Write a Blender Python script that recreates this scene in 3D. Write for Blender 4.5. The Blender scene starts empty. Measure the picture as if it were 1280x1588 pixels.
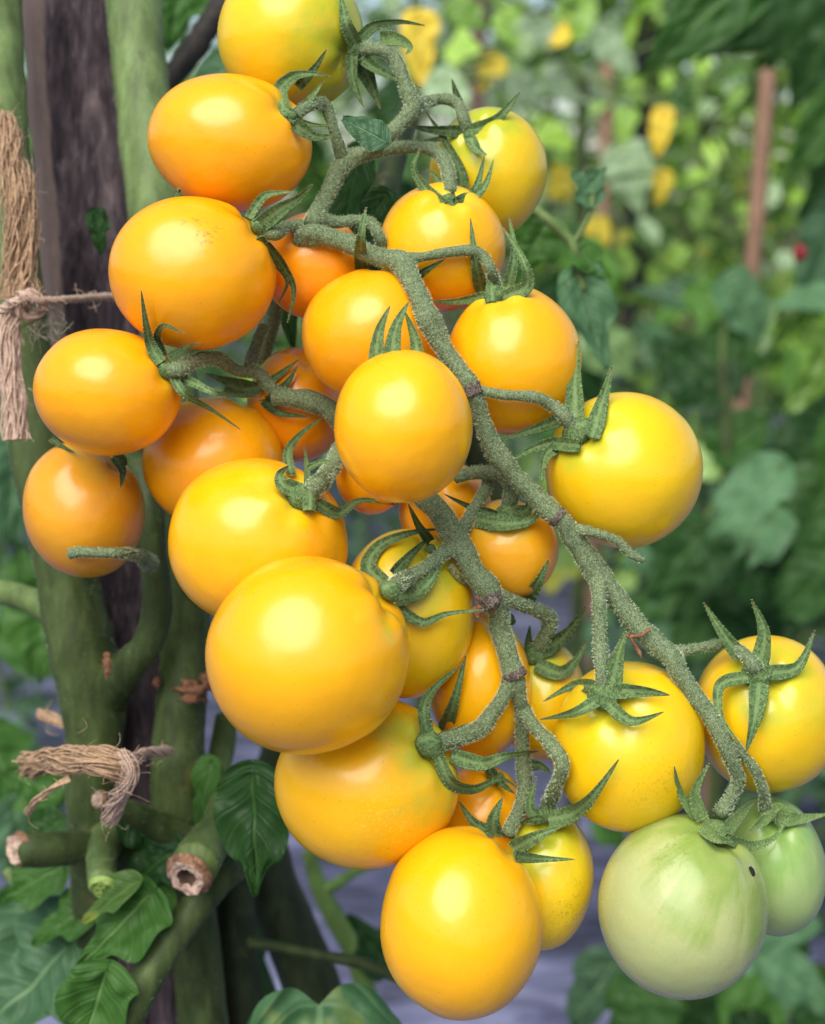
import bpy, math, random
from math import sin, cos, pi, sqrt, exp, radians
from mathutils import Vector, Matrix, noise

# ------------------------------------------------------------------ camera, sky, sun, exposure
SC = bpy.context.scene
COL = SC.collection
FPX = 2400.0                       # focal length in photo pixels
PITCH = radians(12)
CAM = Vector((0, 0, 0.62))
FWD = Vector((0, cos(PITCH), -sin(PITCH)))
UP = Vector((0, sin(PITCH), cos(PITCH)))
RT = Vector((1, 0, 0))
cd = bpy.data.cameras.new('camera')
cam = bpy.data.objects.new('camera', cd); COL.objects.link(cam)
cam.location = CAM; cam.rotation_euler = (pi/2-PITCH, 0, 0)
cd.sensor_fit = 'HORIZONTAL'; cd.sensor_width = 36; cd.lens = 36*FPX/1280
cd.clip_start = 0.01; cd.clip_end = 200
cd.dof.use_dof = True; cd.dof.focus_distance = 0.292; cd.dof.aperture_fstop = 20
SC.camera = cam

SUN_EL, SUN_AZ = radians(50), radians(-20)     # the sun stands behind the camera, a little to the left
w = bpy.data.worlds.new('World'); SC.world = w; w.use_nodes = True
nt = w.node_tree; nt.nodes.clear()
sky = nt.nodes.new('ShaderNodeTexSky'); sky.sky_type = 'NISHITA'; sky.sun_disc = False
sky.sun_elevation = SUN_EL; sky.sun_rotation = pi - SUN_AZ
sky.dust_density = 1.0; sky.air_density = 1.0; sky.ozone_density = 1.0
bg = nt.nodes.new('ShaderNodeBackground'); bg.inputs[1].default_value = 0.07
ow = nt.nodes.new('ShaderNodeOutputWorld')
nt.links.new(sky.outputs[0], bg.inputs[0]); nt.links.new(bg.outputs[0], ow.inputs[0])
sl = bpy.data.lights.new('sun', 'SUN'); sl.energy = 2.5; sl.angle = radians(56); sl.color = (1, 0.965, 0.9)
so = bpy.data.objects.new('sun', sl); COL.objects.link(so)
sd = Vector((sin(SUN_AZ)*cos(SUN_EL), -cos(SUN_AZ)*cos(SUN_EL), sin(SUN_EL)))   # towards the sun
so.rotation_euler = sd.to_track_quat('Z', 'Y').to_euler(); so.location = sd*5
SC.view_settings.view_transform = 'Standard'; SC.view_settings.look = 'None'
SC.view_settings.exposure = 1.06; SC.view_settings.gamma = 1
SC.render.resolution_x = 825; SC.render.resolution_y = 1024

R = random.Random(7)
def P(px, py, d):                  # a point seen at photo pixel px,py at the depth d metres
    return CAM + FWD*d + RT*((px-640)/FPX*d) + UP*(-(py-794)/FPX*d)

# ------------------------------------------------------------------ object helpers
def mesh(name, V, F, mat, parent=None, smooth=True, attrs=None, uv=None):
    m = bpy.data.meshes.new(name)
    org = sum(V, Vector())/len(V) if parent is None else Vector(parent['_o'])
    m.from_pydata([tuple(v-org) for v in V], [], F)
    if smooth: m.polygons.foreach_set('use_smooth', [True]*len(m.polygons))
    if attrs:
        for k, vals in attrs.items():
            a = m.attributes.new(k, 'FLOAT_VECTOR', 'POINT')
            a.data.foreach_set('vector', [c for v in vals for c in v])
    m.materials.append(mat)
    o = bpy.data.objects.new(name, m); COL.objects.link(o)
    if parent is None: o.location = org
    else: o.parent = parent
    o['_o'] = tuple(org)
    return o
def empty(name, loc):
    o = bpy.data.objects.new(name, None); COL.objects.link(o); o.location = loc
    o.empty_display_size = 0.01; o['_o'] = tuple(loc)
    return o
def tag(o, label=None, cat=None, group=None, kind=None):
    if label: o['label'] = label
    if cat: o['category'] = cat
    if group: o['group'] = group
    if kind: o['kind'] = kind
    return o
class G:                           # collects geometry for one mesh
    def __init__(s): s.V = []; s.F = []; s.A = []
    def add(s, V, F, A=None):
        b = len(s.V); s.V += V; s.F += [tuple(i+b for i in f) for f in F]
        s.A += A if A else [(0, 0, 0)]*len(V)
    def build(s, name, mat, parent=None, smooth=True):
        return mesh(name, s.V, s.F, mat, parent, smooth, {'lc': s.A})

def catmull(pts, n=8):
    q = [pts[0]] + list(pts) + [pts[-1]]; out = []
    for i in range(1, len(q)-2):
        a, b, c, d = q[i-1], q[i], q[i+1], q[i+2]
        for k in range(n):
            t = k/n
            out.append(tuple(0.5*((2*b[j]) + (-a[j]+c[j])*t + (2*a[j]-5*b[j]+4*c[j]-d[j])*t*t + (-a[j]+3*b[j]-3*c[j]+d[j])*t**3) for j in range(len(b))))
    out.append(tuple(pts[-1]))
    return out

def tube(g, pts, seg=14, hairs=0, hl=0.0004, rough=0.0, cap=True, nsub=7, freq=300, flat=None):
    """pts: (x,y,z,r) world metres, smoothed; adds a tapering tube, optionally with fine hairs"""
    q = catmull(pts, nsub) if nsub > 1 else pts
    C = [Vector(p[:3]) for p in q]; Rr = [p[3] for p in q]; n = len(C)
    T = [(C[min(i+1, n-1)]-C[max(i-1, 0)]).normalized() for i in range(n)]
    N = T[0].orthogonal().normalized(); V = []; A = []; nv = []; L = 0
    for i in range(n):
        N = (N - T[i]*N.dot(T[i])).normalized(); B = T[i].cross(N)
        if i: L += (C[i]-C[i-1]).length
        for k in range(seg):
            a = 2*pi*k/seg; d = N*cos(a)+B*sin(a)
            r = Rr[i]*(1+rough*noise.noise((C[i]+d*Rr[i])*freq))
            if flat: d2 = d - flat[0]*(d.dot(flat[0])*flat[1]); V.append(C[i]+d2*r)
            else: V.append(C[i]+d*r)
            nv.append(d); A.append((k/seg, L*100, 0))
    F = [(i*seg+k, i*seg+(k+1) % seg, (i+1)*seg+(k+1) % seg, (i+1)*seg+k) for i in range(n-1) for k in range(seg)]
    if cap:
        V += [C[0]-T[0]*Rr[0]*0.45, C[-1]+T[-1]*Rr[-1]*0.45]; A += [(0, 0, 0), (0, L*100, 0)]; e = len(V)
        F += [(e-2, (k+1) % seg, k) for k in range(seg)] + [(e-1, (n-1)*seg+k, (n-1)*seg+(k+1) % seg) for k in range(seg)]
    g.add(V, F, A)
    if hairs:
        area = 0
        HV = []; HF = []
        for i in range(n-1):
            cnt = (C[i+1]-C[i]).length*2*pi*Rr[i]*1e6*hairs
            cnt = int(cnt)+(R.random() < cnt % 1)
            for _ in range(cnt):
                k = R.randrange(seg); t = R.random(); u = R.random()
                a0 = V[i*seg+k].lerp(V[i*seg+(k+1) % seg], u); a1 = V[(i+1)*seg+k].lerp(V[(i+1)*seg+(k+1) % seg], u)
                p = a0.lerp(a1, t); d = nv[i*seg+k].lerp(nv[i*seg+(k+1) % seg], u)
                d = (d + Vector((R.gauss(0, .35), R.gauss(0, .35), R.gauss(0, .35)))).normalized()
                s = d.orthogonal().normalized()*0.000035; b = len(HV)
                HV += [p-s, p+s, p+d*hl*R.uniform(.5, 1.3)]; HF.append((b, b+1, b+2))
        g.add(HV, HF, [(0, 0, 1)]*len(HV))
    return q

# ------------------------------------------------------------------ materials
def nodes(name):
    m = bpy.data.materials.new(name); m.use_nodes = True
    t = m.node_tree; b = t.nodes['Principled BSDF']
    return m, t, b
def N(t, typ, **kw):
    n = t.nodes.new(typ)
    for k, v in kw.items(): setattr(n, k, v)
    return n
def ramp(t, fac, stops, interp='LINEAR'):
    r = N(t, 'ShaderNodeValToRGB'); r.color_ramp.interpolation = interp
    while len(r.color_ramp.elements) > 1: r.color_ramp.elements.remove(r.color_ramp.elements[-1])
    for i, (p, c) in enumerate(stops):
        e = r.color_ramp.elements[0] if i == 0 else r.color_ramp.elements.new(p)
        e.position = p; e.color = (*c, 1) if len(c) == 3 else c
    t.links.new(fac, r.inputs[0]); return r.outputs[0]
def mixc(t, fac, a, b, mode='MIX'):
    n = N(t, 'ShaderNodeMix', data_type='RGBA', blend_type=mode)
    for s, v in ((0, fac), (6, a), (7, b)):
        if isinstance(v, (int, float)): n.inputs[s].default_value = v
        elif isinstance(v, tuple): n.inputs[s].default_value = (*v, 1)
        else: t.links.new(v, n.inputs[s])
    return n.outputs[2]
def noisen(t, vec, scale, detail=3, rough=.5, dist=0):
    n = N(t, 'ShaderNodeTexNoise'); n.inputs['Scale'].default_value = scale; n.inputs['Detail'].default_value = detail
    n.inputs['Roughness'].default_value = rough; n.inputs['Distortion'].default_value = dist
    t.links.new(vec, n.inputs['Vector']); return n.outputs[0]
def mathn(t, op, a, b=0.0, c=None):
    n = N(t, 'ShaderNodeMath', operation=op)
    for i, v in enumerate((a, b) if c is None else (a, b, c)):
        if isinstance(v, (int, float)): n.inputs[i].default_value = v
        else: t.links.new(v, n.inputs[i])
    return n.outputs[0]
def bump(t, b, h, dist, strength=1.0):
    n = N(t, 'ShaderNodeBump'); n.inputs['Distance'].default_value = dist; n.inputs['Strength'].default_value = strength
    t.links.new(h, n.inputs['Height']); t.links.new(n.outputs[0], b.inputs['Normal'])
def attr(t, name='lc'):
    return N(t, 'ShaderNodeAttribute', attribute_name=name)
def objco(t): return N(t, 'ShaderNodeTexCoord').outputs['Object']
def mapped(t, vec, sc):
    n = N(t, 'ShaderNodeMapping'); n.inputs['Scale'].default_value = sc; t.links.new(vec, n.inputs[0]); return n.outputs[0]

def fruit_mat(name, body, warm, shoulder, sh, seed, speck=0.3, rough=0.3, streak=0.0, blem=None):
    """body colour, warmer blossom-end colour, shoulder colour near the stalk out to sh (radians)"""
    m, t, b = nodes(name)
    a = attr(t, 'fc'); v = a.outputs['Vector']
    off = N(t, 'ShaderNodeVectorMath', operation='ADD'); off.inputs[1].default_value = (seed*3.1, seed*1.7, seed*2.3); t.links.new(v, off.inputs[0]); vo = off.outputs[0]
    sx = N(t, 'ShaderNodeSeparateXYZ'); t.links.new(v, sx.inputs[0])
    ang = mathn(t, 'ARCCOSINE', mathn(t, 'MULTIPLY', sx.outputs[2], .999))
    nz = noisen(t, vo, 1.6, 3, .5)
    angn = mathn(t, 'ADD', ang, mathn(t, 'MULTIPLY', mathn(t, 'SUBTRACT', nz, .5), 1.6))
    if streak:      # pale meridian streaks of an unripe fruit
        az = mathn(t, 'ARCTAN2', sx.outputs[1], sx.outputs[0])
        cv = N(t, 'ShaderNodeCombineXYZ'); t.links.new(mathn(t, 'SINE', mathn(t, 'MULTIPLY', az, 5.0)), cv.inputs[0]); t.links.new(mathn(t, 'MULTIPLY', ang, .35), cv.inputs[1]); t.links.new(mathn(t, 'COSINE', mathn(t, 'MULTIPLY', az, 3.0)), cv.inputs[2])
        st = noisen(t, cv.outputs[0], 1.7, 3, .55)
        angn = mathn(t, 'ADD', angn, mathn(t, 'MULTIPLY', mathn(t, 'SUBTRACT', st, .5), streak))
    k = mathn(t, 'DIVIDE', angn, pi)
    s = sh/pi
    col = ramp(t, k, [(0, shoulder), (s*.45, shoulder), (s, body), (min(.95, s+.35), body), (1, warm)])
    big = noisen(t, vo, 2.3, 2, .5)
    col = mixc(t, mathn(t, 'MULTIPLY', ramp(t, big, [(.45, (0, 0, 0)), (.75, (1, 1, 1))]), .35), col, warm)
    vor = N(t, 'ShaderNodeTexVoronoi'); vor.inputs['Scale'].default_value = 30; t.links.new(vo, vor.inputs['Vector'])
    dots = ramp(t, vor.outputs[0], [(.0, (1, 1, 1)), (.09, (1, 1, 1)), (.16, (0, 0, 0))])
    patch = ramp(t, noisen(t, vo, 2.6, 2), [(.45, (0, 0, 0)), (.62, (1, 1, 1))])
    dk = mixc(t, 1.0, dots, patch, 'MULTIPLY')
    col = mixc(t, mathn(t, 'MULTIPLY', dk, speck), col, tuple(min(1, c*1.15+.12) for c in body))
    fine = noisen(t, vo, 38, 4, .7)
    col = mixc(t, .16, col, mixc(t, fine, tuple(c*.55 for c in body), tuple(min(1, c*1.25+.03) for c in body)))
    v2 = N(t, 'ShaderNodeTexVoronoi'); v2.inputs['Scale'].default_value = 7.5; t.links.new(vo, v2.inputs['Vector'])
    col = mixc(t, mathn(t, 'MULTIPLY', ramp(t, v2.outputs[0], [(.0, (1, 1, 1)), (.045, (1, 1, 1)), (.075, (0, 0, 0))]), .55), col, (.30, .14, .02))
    if blem:        # a few brown freckles or a scab at a direction given in the fruit's own frame
        d = N(t, 'ShaderNodeVectorMath', operation='DISTANCE'); t.links.new(v, d.inputs[0]); d.inputs[1].default_value = blem[0]
        near = ramp(t, d.outputs['Value'], [(blem[1]*.3, (1, 1, 1)), (blem[1], (0, 0, 0))])
        fr = ramp(t, noisen(t, vo, blem[3], 3, .6), [(.56, (0, 0, 0)), (.62, (1, 1, 1))])
        col = mixc(t, mathn(t, 'MULTIPLY', mixc(t, 1.0, near, fr, 'MULTIPLY'), blem[4]), col, blem[2])
    t.links.new(col, b.inputs['Base Color'])
    b.inputs['Roughness'].default_value = rough
    rr = mathn(t, 'MULTIPLY_ADD', noisen(t, vo, 3.2, 4, .6), .16, rough-.08); t.links.new(rr, b.inputs['Roughness'])
    b.inputs['IOR'].default_value = 1.42; b.inputs['Coat Weight'].default_value = .4; b.inputs['Coat Roughness'].default_value = .19; b.inputs['Coat IOR'].default_value = 1.45; b.inputs['Specular Tint'].default_value = (1, .95, .85, 1)
    b.inputs['Subsurface Weight'].default_value = 0.22
    b.inputs['Subsurface Radius'].default_value = (1.0, .45, .08); b.inputs['Subsurface Scale'].default_value = 0.004
    h = mathn(t, 'ADD', mathn(t, 'MULTIPLY', noisen(t, vo, 2.6, 3, .45), 1.8), mathn(t, 'MULTIPLY', fine, .012))
    bump(t, b, h, .00040, .35)
    return m

def fuzzy_mat(name, base, dark, light, sc=1500, bumpd=.0003, rib=0):
    m, t, b = nodes(name); v = objco(t); a = attr(t)
    f = noisen(t, v, sc, 3, .6, 1.2)
    col = ramp(t, f, [(.38, dark), (.49, base), (.60, light)])
    lo = noisen(t, v, 160, 3)
    col = mixc(t, mathn(t, 'MULTIPLY', lo, .5), col, tuple(c*.6 for c in base))
    sx = N(t, 'ShaderNodeSeparateXYZ'); t.links.new(a.outputs['Vector'], sx.inputs[0])
    col = mixc(t, sx.outputs[2], col, tuple(min(1, c*1.8+.1) for c in light))
    t.links.new(col, b.inputs['Base Color']); b.inputs['Roughness'].default_value = .7
    b.inputs['Specular IOR Level'].default_value = .2
    b.inputs['Sheen Weight'].default_value = .0; b.inputs['Sheen Roughness'].default_value = .5; b.inputs['Sheen Tint'].default_value = (.95, 1, .75, 1)
    if rib:
        rb = ramp(t, mathn(t, 'ABSOLUTE', mathn(t, 'SUBTRACT', sx.outputs[0], .25)), [(.0, (1, 1, 1)), (.022, (1, 1, 1)), (.05, (0, 0, 0))])
        t.links.new(mixc(t, mathn(t, 'MULTIPLY', rb, .5), col, tuple(c*1.2 for c in light)), b.inputs['Base Color'])
        c0 = b.inputs['Base Color'].links[0].from_socket
        t.links.new(mixc(t, mathn(t, 'MULTIPLY', ramp(t, sx.outputs[1], [(.86, (0, 0, 0)), (.97, (1, 1, 1))]), mathn(t, 'SUBTRACT', 1.0, sx.outputs[2])), c0, (.16, .10, .04)), b.inputs['Base Color'])
    bump(t, b, f, bumpd, 1)
    return m

def stem_mat(name, base, dark, light, lit_tone=None):
    m, t, b = nodes(name); v = objco(t)
    f = noisen(t, mapped(t, v, (1, 1, .35)), 260, 5, .65)
    col = ramp(t, f, [(.3, dark), (.52, base), (.75, light)])
    vor = N(t, 'ShaderNodeTexVoronoi'); vor.inputs['Scale'].default_value = 800; t.links.new(v, vor.inputs['Vector'])
    d = mixc(t, 1.0, ramp(t, vor.outputs[0], [(.0, (1, 1, 1)), (.10, (1, 1, 1)), (.2, (0, 0, 0))]), ramp(t, noisen(t, v, 150, 2), [(.45, (0, 0, 0)), (.65, (1, 1, 1))]), 'MULTIPLY')
    col = mixc(t, mathn(t, 'MULTIPLY', d, .45), col, tuple(min(1, c*1.7+.03) for c in light))
    col = mixc(t, ramp(t, noisen(t, mapped(t, v, (1, 1, .5)), 55, 4, .65, .5), [(.42, (0, 0, 0)), (.62, (.75, .75, .75))]), col, tuple(c*.42 for c in base))
    br = ramp(t, noisen(t, v, 75, 4, .6), [(.62, (0, 0, 0)), (.74, (1, 1, 1))])
    col = mixc(t, mathn(t, 'MULTIPLY', br, .6), col, (.16, .13, .045))
    a = attr(t); sx = N(t, 'ShaderNodeSeparateXYZ'); t.links.new(a.outputs['Vector'], sx.inputs[0])
    if lit_tone:       # brighter light on the upper stem, painted in as a paler colour
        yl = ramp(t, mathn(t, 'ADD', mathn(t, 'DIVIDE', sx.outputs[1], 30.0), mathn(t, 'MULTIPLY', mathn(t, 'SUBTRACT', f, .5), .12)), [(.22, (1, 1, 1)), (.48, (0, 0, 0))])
        yc = ramp(t, f, [(.3, tuple(c*.5 for c in lit_tone)), (.52, lit_tone), (.75, tuple(c*1.45 for c in lit_tone))])
        yc = mixc(t, ramp(t, noisen(t, mapped(t, v, (1, 1, .4)), 70, 5, .7, .6), [(.42, (0, 0, 0)), (.62, (.6, .6, .6))]), yc, tuple(c*.55 for c in lit_tone))
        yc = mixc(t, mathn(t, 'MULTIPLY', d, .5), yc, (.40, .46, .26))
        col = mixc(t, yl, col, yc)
    col = mixc(t, sx.outputs[2], col, (.45, .5, .36))
    t.links.new(col, b.inputs['Base Color']); b.inputs['Roughness'].default_value = .55
    b.inputs['Specular IOR Level'].default_value = .22
    bump(t, b, mathn(t, 'ADD', f, mathn(t, 'MULTIPLY', d, .3)), .0004, .6)
    return m

def leaf_mat(name, base, light, vein, yellow=None, trans=.3, rough=.36, yamt=0, spec=.16):
    m, t, b = nodes(name); a = attr(t); v = a.outputs['Vector']; oc = objco(t)
    sx = N(t, 'ShaderNodeSeparateXYZ'); t.links.new(v, sx.inputs[0])
    u, av, rnd = sx.outputs[0], mathn(t, 'ABSOLUTE', sx.outputs[1]), sx.outputs[2]
    mid = ramp(t, av, [(.0, (1, 1, 1)), (.025, (1, 1, 1)), (.07, (0, 0, 0))])
    sv = mathn(t, 'PINGPONG', mathn(t, 'SUBTRACT', mathn(t, 'MULTIPLY', u, 7.0), mathn(t, 'MULTIPLY', av, 2.1)), .5)
    side = ramp(t, sv, [(.0, (1, 1, 1)), (.06, (.6, .6, .6)), (.14, (0, 0, 0))])
    n1 = noisen(t, oc, 90, 4, .6); n2 = noisen(t, oc, 14, 2)
    col = ramp(t, n1, [(.3, base), (.7, light)])
    col = mixc(t, mathn(t, 'MULTIPLY', n2, .4), col, tuple(c*.6 for c in base))
    hs = N(t, 'ShaderNodeHueSaturation'); t.links.new(col, hs.inputs['Color'])
    t.links.new(mathn(t, 'MULTIPLY_ADD', mathn(t, 'POWER', rnd, 1.5), 1.35, .42), hs.inputs['Value']); t.links.new(mathn(t, 'MULTIPLY_ADD', rnd, -.035, .515), hs.inputs['Hue'])
    col = hs.outputs[0]
    if yellow:
        yf = ramp(t, rnd, [(max(0, .999-yamt), (0, 0, 0)), (1, (1, 1, 1))], 'CONSTANT') if yamt else ramp(t, noisen(t, oc, 45, 3), [(.52, (0, 0, 0)), (.68, (1, 1, 1))])
        col = mixc(t, yf, col, yellow)
    col = mixc(t, mathn(t, 'MULTIPLY', mathn(t, 'MAXIMUM', mid, mathn(t, 'MULTIPLY', side, .35)), .6), col, vein)
    t.links.new(col, b.inputs['Base Color']); b.inputs['Roughness'].default_value = rough
    b.inputs['Specular IOR Level'].default_value = spec
    bh = mathn(t, 'SUBTRACT', mathn(t, 'MULTIPLY', n1, .9), mathn(t, 'MAXIMUM', mid, mathn(t, 'MULTIPLY', side, .5)))
    bump(t, b, bh, .0007, .6)
    tr = N(t, 'ShaderNodeBsdfTranslucent'); t.links.new(mixc(t, 1.0, col, (.9, 1.0, .35), 'MULTIPLY'), tr.inputs[0])
    ms = N(t, 'ShaderNodeMixShader'); ms.inputs[0].default_value = trans
    t.links.new(b.outputs[0], ms.inputs[1]); t.links.new(tr.outputs[0], ms.inputs[2])
    t.links.new(ms.outputs[0], t.nodes['Material Output'].inputs[0])
    return m

def wood_mat(name, dark, mid, light, sc=1.0, edge=None):
    m, t, b = nodes(name); v = objco(t)
    g1 = noisen(t, mapped(t, v, (90*sc, 90*sc, 7*sc)), 1.6, 6, .65, .6)
    g2 = noisen(t, mapped(t, v, (420*sc, 420*sc, 22*sc)), 1.4, 5, .7, .3)
    col = ramp(t, g1, [(.36, dark), (.5, mid), (.68, light)])
    col = mixc(t, .55, col, ramp(t, g2, [(.35, dark), (.55, mid), (.75, light)]))
    if edge:
        a = attr(t); sx = N(t, 'ShaderNodeSeparateXYZ'); t.links.new(a.outputs['Vector'], sx.inputs[0])
        e = mathn(t, 'ADD', sx.outputs[0], mathn(t, 'MULTIPLY', mathn(t, 'SUBTRACT', g1, .5), .9))
        col = mixc(t, ramp(t, e, [(.35, (0, 0, 0)), (.55, (1, 1, 1))]), col, mixc(t, g2, tuple(c*.5 for c in edge), edge))
    t.links.new(col, b.inputs['Base Color']); b.inputs['Roughness'].default_value = .85
    b.inputs['Specular IOR Level'].default_value = .2
    bump(t, b, mathn(t, 'ADD', g1, mathn(t, 'MULTIPLY', g2, .5)), .0018, 1)
    return m
def plain_mat(name, c1, c2, sc, rough=.8, bd=.0003, dist=0.):
    m, t, b = nodes(name); v = objco(t); f = noisen(t, v, sc, 5, .65, dist)
    t.links.new(ramp(t, f, [(.33, c1), (.66, c2)]), b.inputs['Base Color']); b.inputs['Roughness'].default_value = rough
    b.inputs['Specular IOR Level'].default_value = .3
    bump(t, b, f, bd, .8); return m

M = {}
M['truss'] = fuzzy_mat('fuzzy_truss', (.150, .200, .095), (.075, .108, .046), (.27, .33, .18), 2500, .00022)
M['truss_green'] = fuzzy_mat('fuzzy_truss_green', (.14, .22, .065), (.09, .15, .045), (.22, .31, .12), 2400)
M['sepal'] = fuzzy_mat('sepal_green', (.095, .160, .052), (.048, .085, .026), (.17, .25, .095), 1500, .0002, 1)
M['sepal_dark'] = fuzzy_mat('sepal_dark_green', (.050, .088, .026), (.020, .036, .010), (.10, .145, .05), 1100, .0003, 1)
M['sepal_dry'] = fuzzy_mat('dry_sepal', (.19, .20, .06), (.08, .07, .03), (.35, .33, .15), 1500)
M['stem'] = stem_mat('main_stem', (.052, .078, .022), (.026, .040, .011), (.09, .125, .038))
M['stem_lit_top'] = stem_mat('stem_paling_upward', (.060, .088, .026), (.026, .040, .011), (.10, .135, .042), (.15, .215, .075))
M['shoot'] = stem_mat('green_shoot', (.16, .27, .06), (.11, .19, .04), (.24, .36, .10))
M['stem_pale'] = stem_mat('upper_stem', (.125, .185, .055), (.072, .112, .030), (.20, .27, .095))
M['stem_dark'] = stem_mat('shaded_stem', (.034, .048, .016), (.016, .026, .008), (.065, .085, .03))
M['leaf'] = leaf_mat('leaf_green', (.042, .135, .020), (.085, .21, .040), (.17, .29, .10), spec=.18, rough=.42)
M['leaf_teal'] = leaf_mat('leaf_bluish', (.055, .135, .058), (.10, .21, .10), (.19, .31, .15), trans=.2)
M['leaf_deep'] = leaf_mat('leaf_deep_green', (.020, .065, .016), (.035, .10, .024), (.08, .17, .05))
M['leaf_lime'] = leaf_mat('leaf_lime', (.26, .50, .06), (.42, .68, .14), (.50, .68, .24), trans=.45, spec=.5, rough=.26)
M['leaf_yellow'] = leaf_mat('leaf_yellowed', (.58, .44, .03), (.72, .60, .07), (.50, .45, .14), trans=.3)
M['leaf_patchy'] = leaf_mat('leaf_yellow_patched', (.07, .16, .035), (.12, .22, .05), (.24, .34, .12), yellow=(.38, .36, .05))
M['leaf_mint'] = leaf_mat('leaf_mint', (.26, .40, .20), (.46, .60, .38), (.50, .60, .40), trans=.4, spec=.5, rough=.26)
M['leaf_edge'] = leaf_mat('leaf_bluish_yellow_patch', (.045, .125, .05), (.085, .19, .085), (.19, .31, .15), yellow=(.30, .33, .06), trans=.2)
M['leaf_mixed'] = leaf_mat('leaf_mixed', (.15, .30, .075), (.34, .52, .20), (.40, .52, .24), yellow=(.55, .46, .06), yamt=.08, spec=.5, rough=.26, trans=.4)
M['stake'] = wood_mat('weathered_stake', (.005, .003, .004), (.050, .036, .042), (.22, .165, .165), 1, edge=(.27, .195, .165))
M['cane'] = wood_mat('pale_cane', (.13, .075, .05), (.24, .14, .09), (.36, .23, .16), .5)
M['cane_dark'] = wood_mat('brown_cane', (.06, .035, .028), (.11, .07, .055), (.17, .11, .085), .5)
M['pole'] = plain_mat('dark_pole', (.004, .004, .005), (.012, .012, .013), 60, .8)
M['rod'] = plain_mat('dark_rod', (.012, .010, .008), (.035, .028, .020), 220, .7, .0006)
M['twine'] = plain_mat('jute_twine', (.27, .165, .09), (.52, .35, .22), 900, .9, .0003, 1)
M['twine_pale'] = plain_mat('jute_strand', (.40, .27, .20), (.62, .46, .36), 900, .9, .0003, 1)
M['cut_rim'] = plain_mat('cut_rim', (.07, .03, .015), (.34, .19, .11), 700, .8, .0006, 1)
M['pith'] = plain_mat('cut_pith', (.26, .15, .10), (.62, .46, .36), 900, .8, .0005, 1)
M['pith_dark'] = plain_mat('hollow_core', (.03, .018, .012), (.09, .05, .035), 600, .9, .0006)
M['cut_green'] = plain_mat('green_cut', (.16, .26, .05), (.28, .38, .10), 500, .6, .0003)
M['scab'] = plain_mat('brown_scab', (.10, .035, .016), (.34, .17, .09), 900, .8, .0008, 1)
M['web'] = plain_mat('dry_fibre', (.16, .16, .10), (.30, .28, .19), 500, .8)
M['red'] = plain_mat('red_fruit', (.16, .008, .012), (.26, .015, .02), 50, .3)
M['soil'] = plain_mat('soil', (.05, .035, .022), (.12, .09, .06), 25, .95, .01)
def mat_mat():
    m, t, b = nodes('woven_mat'); v = objco(t)
    f = noisen(t, mapped(t, v, (1.2, 5, 1)), 4.5, 6, .65, 1.2); wv = N(t, 'ShaderNodeTexWave'); wv.inputs['Scale'].default_value = 120; t.links.new(v, wv.inputs['Vector'])
    col = ramp(t, f, [(.36, (.022, .022, .040)), (.5, (.085, .088, .155)), (.64, (.21, .215, .32))])
    col = mixc(t, mathn(t, 'MULTIPLY', wv.outputs['Fac'], .25), col, (.08, .08, .14))
    t.links.new(col, b.inputs['Base Color']); b.inputs['Roughness'].default_value = .5
    bump(t, b, f, .02, .6); return m
M['mat'] = mat_mat()

# ------------------------------------------------------------------ fruits: where each stands
# id: cx, cy, rx, ry, tilt(deg), stalk point px,py, stalk side toward camera(+)/away(-), squeeze, material key
FR = {
 't1': (452, 58, 114, 112, 0, 545, 100, .45, 'yg'), 't2': (357, 222, 127, 103, 8, 455, 178, .45, 'or1'),
 't3': (299, 425, 130, 118, 5, 402, 352, .42, 'or2'), 't4': (167, 608, 113, 99, 8, 265, 570, .4, 'or3'),
 't5': (332, 718, 109, 103, 0, 388, 600, -.1, 'or4'), 't6': (400, 842, 139, 130, 0, 475, 770, .7, 'gold1'),
 't7': (477, 1016, 158, 153, -28, 606, 915, .45, 'gold2'), 't8': (130, 790, 93, 107, -10, 185, 712, .3, 'amber'),
 't9': (570, 1213, 143, 134, 0, 672, 1150, .55, 'yg5'), 't10': (715, 1432, 125, 146, 0, 785, 1305, -.15, 'bright'),
 't11': (626, 661, 108, 120, 0, 626, 560, -.6, 'bright2'), 't12': (578, 520, 108, 102, 0, 590, 415, -.1, 'or5'),
 't13': (685, 385, 100, 99, 0, 697, 315, .6, 'gold4'), 't14': (757, 268, 90, 101, 10, 732, 208, .7, 'yg2'),
 't15': (797, 560, 106, 115, 0, 772, 458, .5, 'gold5'), 't16': (967, 729, 121, 122, 0, 893, 668, .6, 'yel1'),
 't17': (975, 1157, 118, 132, 8, 936, 1080, .75, 'yel2'), 't18': (1190, 1106, 112, 122, 0, 1172, 1042, .8, 'yel3'),
 't19': (1058, 1405, 129, 141, 5, 1112, 1285, .35, 'green1'), 't20': (1199, 1343, 81, 107, -8, 1192, 1258, .5, 'green2'),
 't21': (845, 1365, 76, 108, 8, 845, 1268, .4, 'yg3'), 't22': (785, 852, 82, 77, 0, 785, 795, .5, 'tan1'),
 't23': (632, 950, 104, 131, 0, 668, 850, .4, 'yel4'), 't24': (745, 1062, 80, 112, 0, 770, 965, .3, 'gold6'),
 't25': (840, 1085, 70, 95, 0, 826, 1010, .4, 'yel5'), 't26': (745, 1275, 78, 88, 0, 770, 1200, .3, 'or6'),
 't27': (486, 412, 80, 82, 0, 520, 350, 0, 'deep2'), 't28': (462, 628, 78, 90, 0, 480, 560, 0, 'deep3'),
 't29': (577, 740, 56, 58, 0, 600, 690, 0, 'or7'), 't30': (690, 790, 73, 77, 0, 700, 730, 0, 'or8'),
}
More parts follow.
